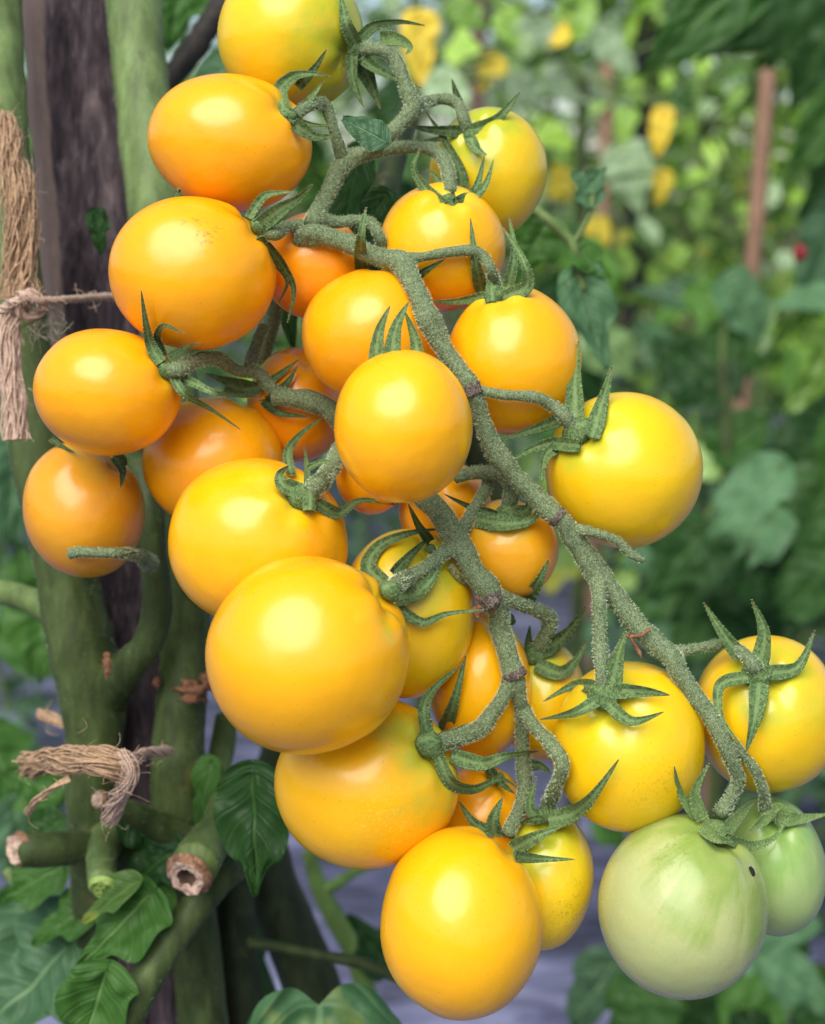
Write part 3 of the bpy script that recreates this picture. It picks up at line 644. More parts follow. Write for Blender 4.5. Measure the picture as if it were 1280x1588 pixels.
# ------------------------------------------------------------------ leaves
def leaflet(g, base, tip, W, nrm, lobes=3, curl=.25, fold=.25, seed=0, nu=14, nv=6, wav=.06, fat=.42, rnd=None, heart=0):
    """a lobed, cupped leaf blade from base to tip, half width W, facing nrm"""
    ax = tip-base; L = ax.length; ax = ax/L; nrm = (nrm-ax*nrm.dot(ax))
    nrm = nrm.normalized() if nrm.length > 1e-4 else ax.orthogonal().normalized()
    sd_ = ax.cross(nrm); V = []; A = []; rr = random.Random(seed); ph = rr.uniform(0, 6); c = rr.random() if rnd is None else rnd
    for i in range(nu+1):
        u = .5-.5*cos(pi*i/nu); w = max(0, sin(pi*u**(fat+.12)))**.85*(1-.15*u)
        if heart: w = max(0, 1-u**1.7)**.75*(.78+.5*u)
        for j in range(-nv, nv+1):
            v = j/nv; av = abs(v)
            lob = 1+wav*3*sin(lobes*2*pi*u+ph+(1.4 if v > 0 else 0))*av**2*(u*(1-u)*4)
            x = v*w*W*lob
            along = u*L + av*av*W*.16*(sin(lobes*2*pi*u+ph))*(u < .97) - (av**2)*W*.25*(1-u)**3*1.5
            if heart: along = u*L - W*heart*sin(pi*min(1, av*1.05))*(1-u)**4 + av**4*W*.2*(1-u)**4
            h = -curl*L*(u*u)*.6 + fold*abs(x)*1.1 - .35*abs(x)*av*fold + W*wav*1.2*sin(u*11+ph+v*2.5)*av + W*.05*sin(u*7*pi)*av
            if nu > 20: h += W*.045*cos(2*pi*(u*7-av*2.1))*min(1, av*3)*(1-av*.6) + W*.16*noise.noise(Vector((u*5+ph*9, v*2.5, ph)))
            V.append(base+ax*along+sd_*x+nrm*h); A.append((u, v, c))
    m = 2*nv+1
    g.add(V, [(i*m+j, i*m+j+1, (i+1)*m+j+1, (i+1)*m+j) for i in range(nu) for j in range(m-1)], A)
def leafpx(part, parent, b, t, Wpx, d, mat, tilt=(0, 0), d2=None, **kw):
    """leaf whose base and tip are seen at b and t; tilt turns its face (right, up) away from the camera"""
    B = P(b[0], b[1], d); Tt = P(t[0], t[1], d2 or d)
    nr = (-FWD + RT*tilt[0] + UP*tilt[1]).normalized()
    g = G(); kw.setdefault('seed', int(b[0]*7+b[1])); kw.setdefault('rnd', .45+.25*((int(b[0]*3+b[1]*5) % 10)/10)); leaflet(g, B, Tt, Wpx*d/FPX, nr, nu=44, nv=12, **kw)
    return g.build(part, M[mat], parent)
def pxtube(part, parent, pts, mat, d=None, hairs=0, seg=16, rough=.06, hl=.0003, freq=120, name=None):
    """pts (x,y,r,depth)"""
    g = G(); q = [(*P(p[0], p[1], p[3] if len(p) > 3 else d), p[2]*(p[3] if len(p) > 3 else d)/FPX) for p in pts]
    tube(g, q, seg, hairs, hl, rough, freq=freq); return g.build(part, M[mat], parent)

# ------------------------------------------------------------------ the plant that bears the fruit
DP = .372
plant = empty('tomato_plant', P(150, 1250, DP)); tag(plant, 'thick-stemmed tomato plant tied to the dark wooden stake at the left', 'tomato plant')
pxtube('stem', plant, [(-18,-120,46,.374),(-12,0,46,.374),(-6,150,47,.373),(6,300,47,.372),(24,480,47,.372),(52,640,47,.373),(76,760,47,.374),(97,850,49,.375),(108,920,49,.376),(126,1000,52,.378),(142,1060,54,.380),(146,1144,46,.382),(146,1230,43,.385),(150,1330,42,.39),(160,1480,42,.40),(170,1700,42,.43)], 'stem_lit_top', hairs=.6, seg=32, rough=.10)
pxtube('stem', plant, [(200,-120,43,.388),(207,0,43,.385),(222,150,43,.383),(240,320,43,.38),(262,560,42,.38),(282,800,41,.38),(288,950,38,.38),(286,1030,37,.38),(280,1120,40,.38),(276,1220,42,.381),(282,1300,40,.385),(298,1420,38,.39),(316,1588,38,.395),(330,1720,38,.40)], 'stem_lit_top', hairs=.6, seg=32, rough=.10)
pxtube('branch', plant, [(128,1190,26,.394),(150,1120,34,.386),(176,1062,33,.376),(204,1028,27,.369),(228,1000,24,.366),(243,950,24,.364),(243,900,22,.362),(236,850,21,.360),(234,800,21,.360),(225,755,20,.362),(208,715,18,.366),(180,700,14,.370)], 'stem', hairs=.4, seg=20)
f8 = D0+ZM['t8']-.0128
pxtube('bare_pedicel', plant, [(232,874,15,.352),(216,862,10,(f8+.352)/2),(190,858,8.5,f8+.001),(150,857,8,f8-.001),(122,856,8.5,f8),(110,859,9,f8+.001)], 'truss', hairs=3, seg=14, rough=.1, hl=.0005)
pxtube('leaf_stalk', plant, [(112,965,28,.376),(80,948,24,.378),(45,930,20,.380),(0,918,20,.385),(-80,905,18,.39)], 'stem_pale', hairs=.5, seg=18)
# cut stubs with their faces
def cut(parent, cx, cy, r, d, ax, hollow=True, tint='pith'):
    """a cut face: rim, pith and hollow, its plane facing along ax (right, up, toward camera)"""
    n = (RT*ax[0]+UP*ax[1]-FWD*ax[2]).normalized(); c = P(cx, cy, d); rr = r*d/FPX
    s1 = n.cross(UP).normalized(); s2 = n.cross(s1)
    def disc(R0, R1, h0, h1, jag, mat, part, m=30, par=None):
        V = []; F = []; st = 5
        for i in range(st+1):
            q = i/st; rad = R0+(R1-R0)*q; hh = h0+(h1-h0)*q
            for k in range(m):
                a = 2*pi*k/m; z = noise.noise(Vector((cos(a)*2+cx, sin(a)*2+cy, rad*6)))
                V.append(c+(s1*cos(a)+s2*sin(a))*rr*rad*(1+jag*z)+n*rr*(hh+jag*1.2*z))
        F = [(i*m+k, (i+1)*m+k, (i+1)*m+(k+1) % m, i*m+(k+1) % m) for i in range(st) for k in range(m)]
        g = G(); g.add(V, F); return g.build(part, M[mat], par or parent)
    face = disc(1.06, .80, -.25, .12, .08, 'cut_rim' if tint != 'cut_green' else 'cut_green', 'cut_face')
    disc(.84, .42, .10, .02, .14, tint, 'pith', par=face)
    disc(.46, .0, .03, -.75 if hollow else .03, .20, 'pith_dark' if hollow else tint, 'core', par=face)
s = pxtube('cut_stub', plant, [(215,1330,24,.385),(160,1318,28,.378),(110,1316,27,.372),(62,1318,27,.368),(36,1318,27,.367)], 'stem', hairs=.4, seg=22)
cut(s, 26, 1318, 27, .366, (-.62, 0, .78), False)
s = pxtube('cut_stub', plant, [(345,1240,20,.375),(334,1285,26,.366),(318,1316,35,.355),(302,1342,38,.348)], 'stem_pale', hairs=.4, seg=22)
cut(s, 290, 1361, 37, .344, (-.30, -.40, .85), True)
s = pxtube('cut_stub', plant, [(165,1300,28,.378),(158,1330,24,.366),(158,1352,22,.358),(159,1370,23,.353)], 'stem_pale', hairs=.4, seg=20)
cut(s, 159, 1378, 22, .351, (0, -.6, .8), False, 'cut_green')
s = pxtube('cut_stub', plant, [(282,1300,28,.378),(236,1276,22,.372),(196,1258,19,.366),(166,1246,18,.362)], 'stem', hairs=.4, seg=20)
cut(s, 152, 1240, 15, .360, (-.6, .2, .75), False)
blob('scab', plant, 298, 1072, 21, .3695, 'scab', (1.1, .8, .5), 16, 1.1, 2.6); blob('scab', plant, 322, 1058, 12, .371, 'scab', (.8, 1.3, .5), 14, 1.1, 2.6)
blob('scab', plant, 166, 1032, 9, .3605, 'scab', (.7, 1.9, .3), 14, .9, 3); blob('scab', plant, 243, 1058, 8, .373, 'scab', (.8, 1.2, .5), 12, .8, 3)
# lower stems
pxtube('stem', plant, [(395,1330,20,.380),(350,1355,23,.366),(322,1385,24,.362),(297,1415,25,.360),(250,1480,26,.358),(205,1560,28,.355),(150,1680,30,.352)], 'stem', hairs=.3, seg=20)
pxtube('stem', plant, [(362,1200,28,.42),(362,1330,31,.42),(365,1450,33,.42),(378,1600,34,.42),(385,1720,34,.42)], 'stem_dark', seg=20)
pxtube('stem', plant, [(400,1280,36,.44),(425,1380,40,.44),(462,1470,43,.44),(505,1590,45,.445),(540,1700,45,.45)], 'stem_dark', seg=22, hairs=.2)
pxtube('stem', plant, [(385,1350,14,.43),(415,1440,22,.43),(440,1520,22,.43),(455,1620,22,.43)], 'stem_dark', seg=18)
pxtube('side_shoot', plant, [(478,1320,10,.50),(495,1375,14,.50),(520,1425,16,.50),(550,1480,16,.50),(575,1560,16,.50)], 'shoot', seg=16)
pxtube('side_shoot', plant, [(498,1382,9,.50),(520,1372,9,.50),(550,1353,8,.51),(600,1330,7,.52)], 'shoot', seg=12)
pxtube('leaf_stalk', plant, [(385,1462,10,.40),(430,1468,8,.40),(500,1482,8,.40),(560,1494,10,.40),(615,1515,9,.40),(680,1540,8,.40)], 'stem', hairs=.4, seg=14)
pxtube('side_shoot', plant, [(352,1110,17,.40),(345,1160,20,.40),(335,1210,18,.395),(325,1262,16,.39)], 'stem_pale', seg=16)
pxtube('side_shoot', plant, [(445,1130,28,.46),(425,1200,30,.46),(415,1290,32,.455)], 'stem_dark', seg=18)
L_ = leafpx
L_('leaf', plant, (392,1200), (398,1390), 68, .345, 'leaf_deep', (-.3, .1), lobes=2, curl=.0, fold=.12, wav=.03)
L_('leaf', plant, (330,1222), (352,1300), 34, .378, 'leaf', (-.4, .2), lobes=2, curl=.1)
L_('leaf', plant, (235,1385), (118,1500), 62, .352, 'leaf', (.1, .7), lobes=2, curl=.1, fold=-.35)
L_('leaf', plant, (215,1365), (122,1430), 26, .350, 'leaf_patchy', (-.1, .9), lobes=2, curl=.2, fold=.5)
L_('leaf', plant, (270,1320), (190,1380), 46, .372, 'leaf_deep', (-.2, .4), lobes=2)
L_('leaf', plant, (165,1505), (120,1650), 62, .348, 'leaf', (.2, .5), lobes=2)
L_('leaf', plant, (90,1400), (0,1610), 80, .44, 'leaf_teal', (.1, .6), lobes=2, curl=.1)
L_('leaf', plant, (495,1560), (508,1800), 158, .36, 'leaf_edge', (.05, .55), lobes=2, curl=.05, fold=.05, heart=.22, wav=.02)
L_('leaf', plant, (110,1470), (-40,1600), 105, .395, 'leaf_teal', (.1, .9), lobes=2, curl=.1, fold=.1)
L_('leaf', plant, (60,1395), (-10,1480), 60, .46, 'leaf_deep', (.1, .9), lobes=2)
L_('leaf', plant, (90,1240), (10,1190), 50, .48, 'leaf', (.1, .6), lobes=2)
L_('leaf', plant, (330,1430), (430,1560), 60, .46, 'leaf_teal', (.1, .6), lobes=2)
L_('leaf', plant, (250,1560), (160,1660), 70, .42, 'leaf_deep', (.1, .8), lobes=2)
L_('leaf', plant, (600,1500), (540,1420), 40, .50, 'leaf_deep', (.1, .8), lobes=2)
L_('leaf', plant, (60,1010), (20,840), 70, .60, 'leaf', (-.2, .3), lobes=2)
L_('leaf', plant, (70,925), (60,1065), 62, .52, 'leaf', (.1, .5), lobes=3)
L_('leaf', plant, (25,660), (15,850), 60, .55, 'leaf_teal', (.2, .5), lobes=3)
L_('leaf', plant, (20,1250), (60,1400), 60, .55, 'leaf_teal', (.3, .6), lobes=3)
L_('leaf', plant, (-20,1150), (60,1290), 60, .62, 'leaf', (.3, .6), lobes=3)
L_('leaf', plant, (255,1300), (215,1380), 40, .39, 'leaf_deep', (.3, .4), lobes=2)
L_('leaf', plant, (300,-60), (258,70), 55, .50, 'leaf', (.2, .3), lobes=2)
L_('leaf', plant, (420,60), (280,150), 60, .49, 'leaf_teal', (-.2, .6), lobes=2)
L_('leaf', plant, (150,330), (158,395), 18, .373, 'leaf_deep', (.3, .2), lobes=2)
L_('leaf', plant, (130,540), (70,560), 10, .372, 'leaf', (.3, .2), lobes=2)
L_('leaf', plant, (600,220), (532,182), 30, D0+.001, 'leaf_teal', (-.1, .3), lobes=1, curl=.1, fold=.05, wav=.02, fat=.6)
plant.children[-1].parent = tr1; plant.children[-1].location = (0, 0, 0)
# fix the parent frame of the small blue-green bract on the truss
for o in list(tr1.children):
    if o.name.startswith('leaf'): o.location = Vector(plant['_o'])-Vector(tr1['_o']); o.name = 'bract'
pxtube('leaf_stalk', plant, [(400,1280,14,.38),(370,1250,12,.38),(352,1205,10,.385)], 'stem', seg=12)
# small shoots and leaflets standing out to the right behind the fruit
sh = empty('tomato_shoot', P(880, 380, .42)); tag(sh, 'leafy shoot with bluish hanging leaflet right of the upper fruits', 'leaf')
pxtube('leaf_stalk', sh, [(700,250,9,.44),(780,290,8,.43),(840,332,8,.42),(872,360,9,.42),(888,378,8,.42),(895,410,7,.42),(905,450,6,.42)], 'stem_pale', hairs=.5, seg=12)
pxtube('leaf_stalk', sh, [(888,378,6,.42),(903,355,5,.42),(916,325,5,.42),(920,300,4,.42)], 'stem_pale', hairs=.5, seg=10)
L_('leaflet', sh, (896,420), (944,572), 44, .42, 'leaf_teal', (.2, .1), lobes=2, curl=.1, fold=.15)
L_('leaflet', sh, (890,385), (948,430), 30, .42, 'leaf', (.2, .4), lobes=2, curl=.15, fold=.4)
L_('leaflet', sh, (918,312), (890,262), 24, .42, 'leaf_teal', (.3, .3), lobes=2, fold=.4)
L_('leaflet', sh, (912,290), (944,256), 16, .42, 'leaf_teal', (.3, .3), lobes=1, fold=.4)
L_('leaflet', sh, (850,345), (800,430), 44, .43, 'leaf', (.2, .3), lobes=2)

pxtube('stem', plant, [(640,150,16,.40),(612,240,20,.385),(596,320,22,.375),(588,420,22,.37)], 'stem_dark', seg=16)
L_('leaf', plant, (560,235), (515,400), 34, .352, 'leaf_deep', (-.2, .3), lobes=2)
L_('leaf', plant, (600,300), (548,392), 26, .350, 'leaf_deep', (.2, .3), lobes=2)
L_('leaf', plant, (440,420), (452,540), 26, .350, 'leaf_deep', (-.2, .3), lobes=2)
L_('leaf', plant, (95,1345), (-10,1400), 44, .395, 'leaf', (.1, .6), lobes=2)
L_('leaf', plant, (150,1400), (40,1460), 40, .39, 'leaf', (-.2, .8), lobes=2)
L_('leaf', plant, (255,1390), (205,1470), 36, .372, 'leaf', (-.2, .5), lobes=2)
L_('leaf', plant, (200,1270), (262,1345), 30, .376, 'leaf_deep', (.2, .5), lobes=2)
L_('leaf', plant, (330,1180), (300,1290), 26, .374, 'leaf', (-.3, .5), lobes=2)
L_('leaf', plant, (95,1270), (30,1325), 36, .40, 'leaf_deep', (.2, .6), lobes=2)
pxtube('leaf_stalk', plant, [(10,1350,8,.41),(45,1400,9,.41),(80,1440,8,.41),(105,1480,7,.41)], 'stem_pale', seg=10)
pxtube('leaf_stalk', plant, [(150,1370,8,.40),(100,1420,8,.405),(50,1455,7,.41)], 'stem', seg=10)
# stake, dark rod, twine
def stakebox():
    g = G(); V = []; A = []; n = 60
    p0, p1 = P(104, -160, .405), P(240, 1720, .405)
    sec = [(-1, -.5), (-.72, -1.0), (.9, -1), (1, -.8), (1, 1), (-.9, 1)]
    for i in range(n+1):
        t = i/n; c = p0.lerp(p1, t)
        for k, (a, b) in enumerate(sec):
            for e in range(4):
                a2, b2 = sec[(k+1) % 6]; s = e/4; x, y = a+(a2-a)*s, b+(b2-b)*s
                q = c+RT*x*.0128+FWD*y*.0115; q += Vector((noise.noise(q*70), noise.noise(q*70+Vector((5, 0, 0))), 0))*.0009
                V.append(q); A.append((1.0 if (k == 0 or (k == 1 and e == 0)) else 0, t, 0))
    m = 24; F = [(i*m+k, i*m+(k+1) % m, (i+1)*m+(k+1) % m, (i+1)*m+k) for i in range(n) for k in range(m)]
    g.add(V, F, A); o = g.build('wooden_stake', M['stake']); tag(o, 'dark weathered square wooden stake behind the thick stems', 'stake')
stakebox()
g = G(); tube(g, [(*P(400,-90,.46), 17*.46/FPX), (*P(350,0,.455), 18*.455/FPX), (*P(315,52,.45), 19*.45/FPX), (*P(276,106,.445), 19*.445/FPX), (*P(230,160,.44), 19*.44/FPX)], 16, 0, 0, .25)
tag(g.build('dark_rod', M['rod']), 'black slanting rod behind the topmost fruit, beside the pale stem', 'rod')

def fibres(g, pts, rad, n, fr, twist=3., wild=.25, seed=1, fray=0, seg=5):
    """a bundle of thin twisted fibres along pts (world), some of them breaking loose"""
    q = catmull(pts, 10); rr = random.Random(seed); C = [Vector(p) for p in q]; m = len(C)
    L = [0]
    for i in range(1, m): L.append(L[-1]+(C[i]-C[i-1]).length)
    for f in range(n):
        a0 = rr.uniform(0, 6.28); r0 = rad*sqrt(rr.random()); out = []; s0 = Vector((rr.uniform(0, 50), 0, 0))
        for i in range(m):
            T = (C[min(i+1, m-1)]-C[max(i-1, 0)]).normalized(); N1 = T.cross(Vector((.2, 1, .1))).normalized(); B1 = T.cross(N1)
            a = a0+twist*L[i]*100+noise.noise(C[i]*60+s0)*1.5; r = r0*(1+wild*noise.noise(C[i]*150+s0)*2)
            out.append((*(C[i]+N1*cos(a)*r+B1*sin(a)*r), fr*rr.uniform(.7, 1.2)))
        tube(g, out, seg, nsub=1, cap=False)
    for f in range(fray):
        i = rr.randrange(m); p = C[i]+Vector((rr.gauss(0, 1), -abs(rr.gauss(0, 1)), rr.gauss(0, 1)))*rad*.8; dv = Vector((rr.gauss(0, 1), rr.gauss(-.3, .6), rr.gauss(0, 1))).normalized(); ln = rr.uniform(.0015, .005)
        c1 = Vector((rr.gauss(0, 1), rr.gauss(0, 1), rr.gauss(0, 1)))*ln*.2
        tube(g, [(*p, fr*.35), (*(p+dv*ln*.5+c1), fr*.3), (*(p+dv*ln), fr*.2)], 4, nsub=4, cap=False)
tw = empty('jute_twine', P(30, 460, .35)); tag(tw, 'frayed jute twine hanging in a bundle at the upper left, knotted round the stem', 'twine', 'jute ties')
PT = lambda l: [tuple(P(x, y, d)) for x, y, d in l]
g = G(); fibres(g, PT([(2,185,.350),(14,235,.346),(30,300,.344),(34,370,.344),(28,430,.344),(30,465,.343)]), .0031, 150, .00020, .55, .45, 2, 140); g.build('strand', M['twine'], tw)
g = G(); fibres(g, PT([(34,462,.345),(14,500,.344),(14,560,.344),(22,620,.344),(26,682,.344)]), .0025, 120, .00022, .35, .3, 3, 40); g.build('strand', M['twine_pale'], tw)
g = G(); fibres(g, PT([(-60,500,.350),(-5,486,.344),(28,462,.339),(52,458,.339),(66,476,.342),(44,490,.343),(22,478,.341)]), .0011, 26, .00030, 7, .2, 4, 30); g.build('knot', M['twine_pale'], tw)
g = G(); fibres(g, PT([(30,456,.338),(70,466,.340),(110,464,.352),(150,461,.364),(185,459,.372),(230,458,.378)]), .0008, 22, .00028, 9, .15, 5, 40); g.build('cord', M['twine_pale'], tw)
g = G()
for i in range(60):
    rr = random.Random(i+50); x, y = 62+rr.gauss(0, 12), 492+rr.gauss(0, 14); p = P(x, y, .345); dv = Vector((rr.gauss(.2, .8), rr.gauss(-.4, .4), rr.gauss(-.6, .7))).normalized(); ln = rr.uniform(.002, .006); c1 = Vector((rr.gauss(0, 1), rr.gauss(0, 1), rr.gauss(0, 1)))*ln*.3
    tube(g, [(*p, .00012), (*(p+dv*ln*.5+c1), .0001), (*(p+dv*ln), .00006)], 4, nsub=3, cap=False)
g.build('frayed_fibres', M['web'], tw)
tw2 = empty('jute_twine', P(150, 1190, .35)); tag(tw2, 'frayed jute twine tied round the thick stem at the lower left', 'twine', 'jute ties')
g = G(); fibres(g, PT([(42,1188,.352),(80,1180,.342),(125,1178,.334),(165,1182,.330),(192,1186,.332)]), .0028, 150, .00021, .3, .35, 6, 40); g.build('strand', M['twine'], tw2)
g = G(); fibres(g, PT([(186,1170,.331),(200,1190,.330),(196,1214,.332),(182,1240,.338),(170,1270,.345)]), .0018, 80, .0002, 1.5, .4, 7, 40); g.build('knot', M['twine_pale'], tw2)
g = G(); fibres(g, PT([(196,1180,.332),(225,1170,.346),(262,1164,.360)]), .0011, 24, .00028, 3, .3, 8, 20); g.build('cord', M['twine_pale'], tw2)
g = G(); fibres(g, PT([(110,1205,.336),(80,1225,.338),(55,1245,.342),(42,1262,.348)]), .0007, 12, .00028, 1, .4, 9, 10); g.build('loose_strand', M['twine'], tw2)
g = G(); fibres(g, PT([(62,1108,.395),(90,1120,.39),(130,1128,.388)]), .0014, 20, .0004, 1, .4, 10, 10); g.build('loose_strand', M['twine'], tw2)

# ------------------------------------------------------------------ ground
def sheet(name, x0, x1, y0, y1, z, n, amp, mat, lab=None):
    V = [Vector((x0+(x1-x0)*i/n, y0+(y1-y0)*j/n, 0)) for j in range(n+1) for i in range(n+1)]
    for v in V:
        v.z = z+amp*(noise.noise(Vector((v.x*1.3, v.y*5, 0)))+.5*noise.noise(Vector((v.x*4, v.y*14, 3))))
    o = mesh(name, V, [(j*(n+1)+i, j*(n+1)+i+1, (j+1)*(n+1)+i+1, (j+1)*(n+1)+i) for j in range(n) for i in range(n)], mat)
    tag(o, kind='structure'); return o
sheet('terrain', -60, 60, -60, 60, -.02, 40, 0, M['soil'])
sheet('ground', -3, 3, -1.5, 6, .03, 300, .022, M['mat'])

# ------------------------------------------------------------------ background plants
def compound(gl, gs, base, dirv, L, W, seed, droop=.5, nlf=3, quality=(8, 3)):
    rr = random.Random(seed); up = Vector((0, 0, 1)); d = dirv.normalized(); p = base.copy(); pts = [(*p, .0022)]
    for i in range(4):
        d = (d - up*droop*.22).normalized(); p = p+d*L/4; pts.append((*p, .0022-.0004*i))
    tube(gs, pts, 6, nsub=2)
    P4 = [Vector(q[:3]) for q in pts]; side = d.cross(up).normalized()
    def put(b, dv, l, w):
        nr = (up+Vector((rr.gauss(0, .45), rr.gauss(0, .45), 0))-d*.2).normalized()
        leaflet(gl, b, b+dv.normalized()*l, w, nr, lobes=rr.choice((2, 3)), curl=rr.uniform(.1, .6), fold=rr.uniform(.05, .4), seed=rr.randrange(99999), nu=quality[0], nv=quality[1], wav=.09)
    put(P4[-1], d-up*.3, W*2.1, W*.62)
    for i in range(nlf):
        b = P4[1+i]; sc = (.65, .85, 1.0, .9)[i % 4]
        for s in (-1, 1):
            put(b, side*s*rr.uniform(.8, 1.2)+d*rr.uniform(.3, .8)-up*rr.uniform(0, .5), W*1.75*sc, W*.52*sc)
def bush(name, h, nl, W, mat, seed, loc, smat='stem_pale', spread=.25, zlo=.05, cane=None):
    rr = random.Random(seed); root = empty(name, loc); gl, gs = G(), G(); o = Vector(loc)
    pts = []
    for i in range(7):
        pts.append((o.x+rr.gauss(0, .012), o.y+rr.gauss(0, .012), o.z+h*i/6, .006-.0005*i))
    for i in range(nl):
        t = zlo+(1-zlo)*(i+rr.random())/nl; a = i*2.4+rr.uniform(-.5, .5); b = o+Vector((0, 0, h*t))
        compound(gl, gs, b, Vector((cos(a), sin(a), rr.uniform(-.1, .5))), spread*rr.uniform(.6, 1.2), W*rr.uniform(.7, 1.2), rr.randrange(10**6), rr.uniform(.3, 1.0))
    tube(gs, pts, 8, nsub=3)
    gs.build('stem', M[smat], root); gl.build('foliage', M[mat], root)
    return root
def copy_tree(o, parent=None):
    c = o.copy(); COL.objects.link(c)
    if parent: c.parent = parent
    for ch in o.children: copy_tree(ch, c)
    return c
far = 'tomato plants in the rows behind'
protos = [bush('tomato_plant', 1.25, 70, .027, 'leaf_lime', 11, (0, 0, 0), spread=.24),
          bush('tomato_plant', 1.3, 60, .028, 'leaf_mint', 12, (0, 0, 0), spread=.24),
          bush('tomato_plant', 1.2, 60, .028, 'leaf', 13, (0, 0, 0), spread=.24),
          bush('tomato_plant', .75, 36, .034, 'leaf_teal', 14, (0, 0, 0), spread=.2)]
used = [0]*4
def place(kind, x, y, z, rz, s, label):
    o = protos[kind] if not used[kind] else copy_tree(protos[kind]); used[kind] = 1
    o.location = (x, y, z); o.rotation_euler = (0, 0, rz); o.scale = (s, s, s)
    tag(o, label, 'tomato plant', far)
def gx(px, d): return (px-640)/FPX*d
# sunlit lime plants seen through the gap at upper right, mixed ones in the middle, bluish low ones at lower right
spots = [(0, 1085, 2.15, .0, .92), (0, 1190, 2.45, 0, 1.0), (0, 985, 2.6, 0, 1.0), (0, 1300, 2.7, 0, .95), (0, 1130, 3.1, 0, 1.1), (0, 890, 3.0, 0, 1.1),
         (1, 720, 2.4, 0, 1.0), (1, 850, 2.7, 0, 1.05), (1, 610, 2.9, 0, 1.1), (1, 960, 2.3, 0, .85),
         (2, 1330, 1.7, 0, 1.0), (1, 700, 3.2, 0, 1.15), (2, 470, 2.2, 0, 1.1), (2, 60, 1.9, 0, 1.0),
         (2, 250, 2.6, 0, 1.1), (2, -120, 2.3, 0, 1.1), (1, 1450, 2.6, 0, 1.1), (1, 360, 3.5, 0, 1.2), (1, -250, 3.3, 0, 1.1), (1, 1600, 3.3, 0, 1.1)]
LB = ['sunlit lime green tomato plant in the far row at right', 'blurred pale mint green tomato plant in the row behind', 'blurred deep green tomato plant in the nearer row behind', 'low bluish green tomato plant at lower right']
for i, (k, px, d, z, s) in enumerate(spots): place(k, gx(px, d), d, 0, i*1.3, s, LB[k])
for i, (px, d, s) in enumerate([(1190, 1.30, .62), (1010, 1.75, .62), (1330, 1.15, .62), (1120, 1.55, .5), (560, 2.1, .5), (-30, 1.4, .55)]): place(3, gx(px, d), d, 0, i*2.1+.4, s, LB[3])
# a farther hedge that reads as one mass
gl, gs = G(), G(); rr = random.Random(5)
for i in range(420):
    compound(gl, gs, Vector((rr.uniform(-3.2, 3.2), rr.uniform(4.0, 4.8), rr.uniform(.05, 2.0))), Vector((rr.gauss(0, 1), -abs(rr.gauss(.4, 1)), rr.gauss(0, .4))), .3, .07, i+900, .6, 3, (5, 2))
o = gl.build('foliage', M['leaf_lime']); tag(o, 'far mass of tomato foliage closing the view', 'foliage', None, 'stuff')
o2 = gs.build('stems', M['stem_pale']); tag(o2, 'thin stalks in the far mass of foliage', 'stalks', None, 'stuff')

# canes and poles among the rows
def cane(x0, y0, x1, y1, d, r, mat, name, label, cat, g_='canes in the rows behind'):
    a, b = P(x0, y0, d), P(x1, y1, d); dr = (b-a).normalized(); t = (0-a.z)/dr.z; b2 = a+dr*t
    g = G(); rr_ = r*d/FPX; n = 8
    tube(g, [(*a.lerp(b2, i/n), rr_*(1+.08*sin(i*2.3))) for i in range(n+1)], 12, 0, 0, .08, nsub=3)
    tag(g.build(name, M[mat]), label, cat, g_)
cane(1192, 110, 1166, 430, 1.25, 13, 'cane', 'garden_cane', 'pale pinkish cane standing at the right before the lime plants', 'cane')
cane(746, -80, 742, 110, 1.6, 12, 'cane_dark', 'garden_cane', 'dark brown cane at the top right of the topmost fruit', 'cane')
cane(943, 90, 938, 260, 1.9, 10, 'cane', 'garden_cane', 'thin brown cane in the middle of the background', 'cane')
#cane(1224, 340, 1222, 420, 1.9, 9, 'cane', 'garden_cane', 'short pale cane beside the red fruit at right', 'cane')
cane(1010, -60, 985, 420, 2.2, 17, 'pole', 'black_pole', 'blurred black pole behind the yellow leaves', 'pole')
blobc = P(1241, 392, .84)
t_ = empty('tomato', blobc); tag(t_, 'tiny blurred red fruit far behind at the right edge', 'tomato', 'red fruit far behind')
o = blob('fruit', t_, 1241, 392, 11, .84, 'red', (1, 1.3, 1), 12, .05)

# nearer plants behind the bunch: leaves placed one by one on their own stems
def nearplant(label, stem, leaves, smat='stem'):
    a = stem[0]; root = empty('tomato_plant', P(a[0], a[1], a[3])); tag(root, label, 'tomato plant', 'plants close behind the bunch')
    b = P(stem[-1][0], stem[-1][1], stem[-1][3]); g = G()
    pts = [(*P(p[0], p[1], p[3]), p[2]*p[3]/FPX) for p in stem]
    pts.append((b.x, b.y+.02, 0, stem[-1][2]*stem[-1][3]/FPX)); tube(g, pts, 12); g.build('stem', M[smat], root)
    for l in leaves:
        (bx, by), (tx, ty), W, d, mt = l[:5]; tilt = l[5] if len(l) > 5 else (0, .5)
        leafpx('leaf', root, (bx, by), (tx, ty), W, d, mt, tilt, d2=d*(l[6] if len(l) > 6 else 1.0), lobes=R.choice((1, 2)), curl=R.uniform(.1, .5), fold=R.uniform(.05, .5), wav=.035, rnd=R.uniform(.25, .95))
        st = min(stem, key=lambda s: (s[1]-by)**2+.2*(s[0]-bx)**2)
        g = G(); m1 = P((bx+st[0])/2, (by+st[1])/2-12, (d+st[3])/2)
        tube(g, [(*P(st[0], st[1], st[3]), .0022), (*m1, .002), (*P(bx, by, d), .0014)], 6, nsub=5); g.build('leaf_stalk', M['stem_pale'], root)
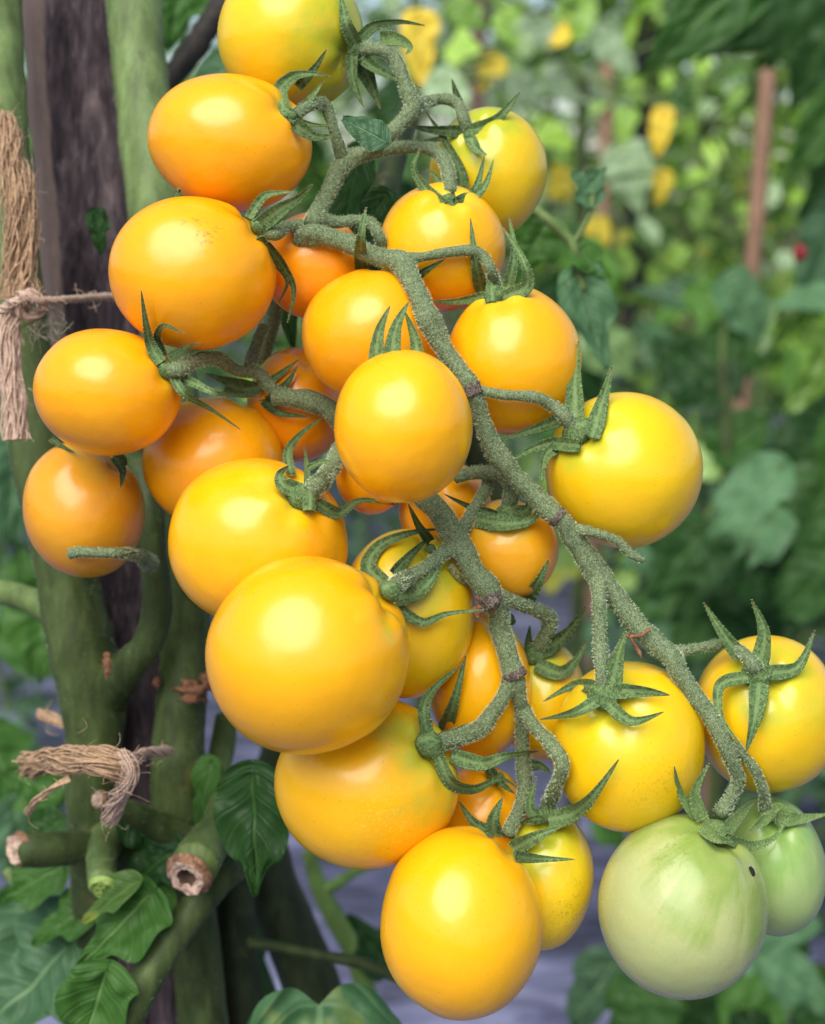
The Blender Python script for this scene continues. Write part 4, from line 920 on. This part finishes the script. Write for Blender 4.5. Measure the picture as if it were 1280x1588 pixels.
nearplant('dark leafy tomato plant close behind at the right edge', [(1330,-100,14,.95),(1335,200,14,.95),(1325,500,14,.95),(1330,800,14,.95),(1340,1100,14,.97)], [
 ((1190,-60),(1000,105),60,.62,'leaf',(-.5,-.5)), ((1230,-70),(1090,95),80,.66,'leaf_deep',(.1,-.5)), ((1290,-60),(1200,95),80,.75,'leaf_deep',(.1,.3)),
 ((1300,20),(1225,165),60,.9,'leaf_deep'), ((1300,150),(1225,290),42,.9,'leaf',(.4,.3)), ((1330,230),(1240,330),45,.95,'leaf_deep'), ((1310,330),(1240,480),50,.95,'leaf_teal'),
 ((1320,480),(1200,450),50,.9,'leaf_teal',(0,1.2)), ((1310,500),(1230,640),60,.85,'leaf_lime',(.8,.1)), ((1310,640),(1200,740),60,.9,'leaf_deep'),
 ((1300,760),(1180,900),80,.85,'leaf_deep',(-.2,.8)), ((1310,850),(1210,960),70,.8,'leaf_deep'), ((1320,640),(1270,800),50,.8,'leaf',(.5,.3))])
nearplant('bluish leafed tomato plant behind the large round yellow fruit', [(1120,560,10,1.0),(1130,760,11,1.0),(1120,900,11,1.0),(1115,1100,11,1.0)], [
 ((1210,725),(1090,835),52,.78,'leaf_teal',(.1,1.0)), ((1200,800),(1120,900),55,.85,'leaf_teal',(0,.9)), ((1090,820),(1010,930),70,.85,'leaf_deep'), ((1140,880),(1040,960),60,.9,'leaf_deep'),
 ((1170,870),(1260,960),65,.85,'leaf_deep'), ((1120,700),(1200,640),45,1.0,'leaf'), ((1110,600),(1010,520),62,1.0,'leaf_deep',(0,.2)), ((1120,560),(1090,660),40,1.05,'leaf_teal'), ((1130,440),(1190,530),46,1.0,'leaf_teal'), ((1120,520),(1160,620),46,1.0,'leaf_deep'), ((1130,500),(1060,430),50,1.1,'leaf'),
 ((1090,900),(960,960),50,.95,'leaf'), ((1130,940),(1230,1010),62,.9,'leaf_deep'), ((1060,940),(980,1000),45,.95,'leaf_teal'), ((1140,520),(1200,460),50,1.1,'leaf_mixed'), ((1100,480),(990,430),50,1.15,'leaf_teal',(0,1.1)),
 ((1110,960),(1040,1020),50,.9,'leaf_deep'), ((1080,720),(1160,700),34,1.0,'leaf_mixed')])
nearplant('low leafy tomato plant behind the green fruits at lower right', [(1180,1330,10,.8),(1150,1480,10,.8),(1130,1640,11,.8)], [
 ((1150,1440),(1280,1420),50,.75,'leaf_teal',(.1,.9)), ((1170,1480),(1290,1560),70,.7,'leaf_teal',(.1,.8)), ((1130,1500),(1040,1600),70,.7,'leaf_deep'), ((950,1500),(880,1600),50,.65,'leaf_teal',(-.2,.7)),
 ((1130,1560),(1230,1640),70,.65,'leaf',(.1,.8)), ((1010,1540),(950,1640),60,.6,'leaf_deep'), ((1200,1450),(1260,1500),40,.8,'leaf_deep'), ((1010,1500),(1100,1570),50,.75,'leaf'), ((930,1270),(980,1320),30,.9,'leaf')])
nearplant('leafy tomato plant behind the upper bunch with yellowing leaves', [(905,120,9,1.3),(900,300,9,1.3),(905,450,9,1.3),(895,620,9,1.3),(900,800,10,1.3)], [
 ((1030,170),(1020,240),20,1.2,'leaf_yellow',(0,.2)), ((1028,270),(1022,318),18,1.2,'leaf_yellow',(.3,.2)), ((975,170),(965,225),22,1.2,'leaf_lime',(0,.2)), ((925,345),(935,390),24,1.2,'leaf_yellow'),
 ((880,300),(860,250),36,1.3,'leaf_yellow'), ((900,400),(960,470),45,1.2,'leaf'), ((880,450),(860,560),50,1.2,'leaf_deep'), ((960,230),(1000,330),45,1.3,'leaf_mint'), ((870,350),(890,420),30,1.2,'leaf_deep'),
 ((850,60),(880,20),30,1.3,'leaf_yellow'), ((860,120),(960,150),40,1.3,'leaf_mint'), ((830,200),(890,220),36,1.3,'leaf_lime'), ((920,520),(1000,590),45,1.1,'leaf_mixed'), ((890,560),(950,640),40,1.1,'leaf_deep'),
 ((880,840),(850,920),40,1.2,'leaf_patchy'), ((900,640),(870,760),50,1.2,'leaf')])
nearplant('leafy plant behind the topmost fruits with pale yellow leaves', [(640,-80,9,1.2),(650,150,9,1.2),(640,400,10,1.2),(650,700,10,1.2)], [
 ((650,20),(655,130),34,1.0,'leaf_yellow',(.2,.2)), ((700,10),(760,40),34,1.1,'leaf_lime'), ((690,60),(620,10),40,1.1,'leaf_mint'), ((670,120),(740,190),40,1.1,'leaf_mint'), ((800,60),(770,130),36,1.2,'leaf_mixed'),
 ((780,20),(850,80),40,1.2,'leaf_lime'), ((640,150),(560,170),40,1.0,'leaf_deep'), ((790,120),(850,170),36,1.2,'leaf_mint'), ((720,90),(700,30),30,1.2,'leaf_lime'), ((840,30),(800,90),34,1.2,'leaf_mint'), ((900,10),(870,80),34,1.3,'leaf_lime'), ((930,60),(990,110),30,1.3,'leaf_mint'), ((770,90),(740,140),26,1.2,'leaf_yellow'), ((620,240),(560,300),50,.9,'leaf_deep'), ((500,30),(420,-40),60,1.0,'leaf'), ((600,300),(640,380),50,.9,'leaf_deep')])
rr = random.Random(77)
lv = [((x, y), (x+rr.gauss(0, 16), y+rr.uniform(18, 42)), rr.uniform(10, 20), rr.uniform(1.35, 1.6), rr.choice(('leaf_lime', 'leaf_lime', 'leaf_mint', 'leaf_patchy')), (rr.gauss(0, .4), rr.uniform(.5, 1.6)))
      for x, y in ((rr.uniform(945, 1225), rr.uniform(85, 430)) for _ in range(46))]
nearplant('sunlit lime tomato plant with many small leaflets behind the pale cane', [(1080,60,7,1.5),(1085,200,7,1.5),(1080,350,7,1.5),(1085,500,8,1.5)], lv, 'shoot')
lv = [((x, y), (x+rr.gauss(0, 40), y+rr.uniform(30, 80)), rr.uniform(26, 48), rr.uniform(.62, .85), rr.choice(('leaf_deep', 'leaf_teal', 'leaf')), (rr.gauss(0, .4), rr.uniform(.3, 1.1)))
      for x, y in ((rr.uniform(960, 1300), rr.uniform(1495, 1640)) for _ in range(16))]
nearplant('low dark leafy tomato plant under the large pale green tomato', [(1110,1500,8,.76),(1120,1600,9,.76),(1120,1700,9,.76)], lv)
for o in bpy.data.objects:
    if '_o' in o: del o['_o']
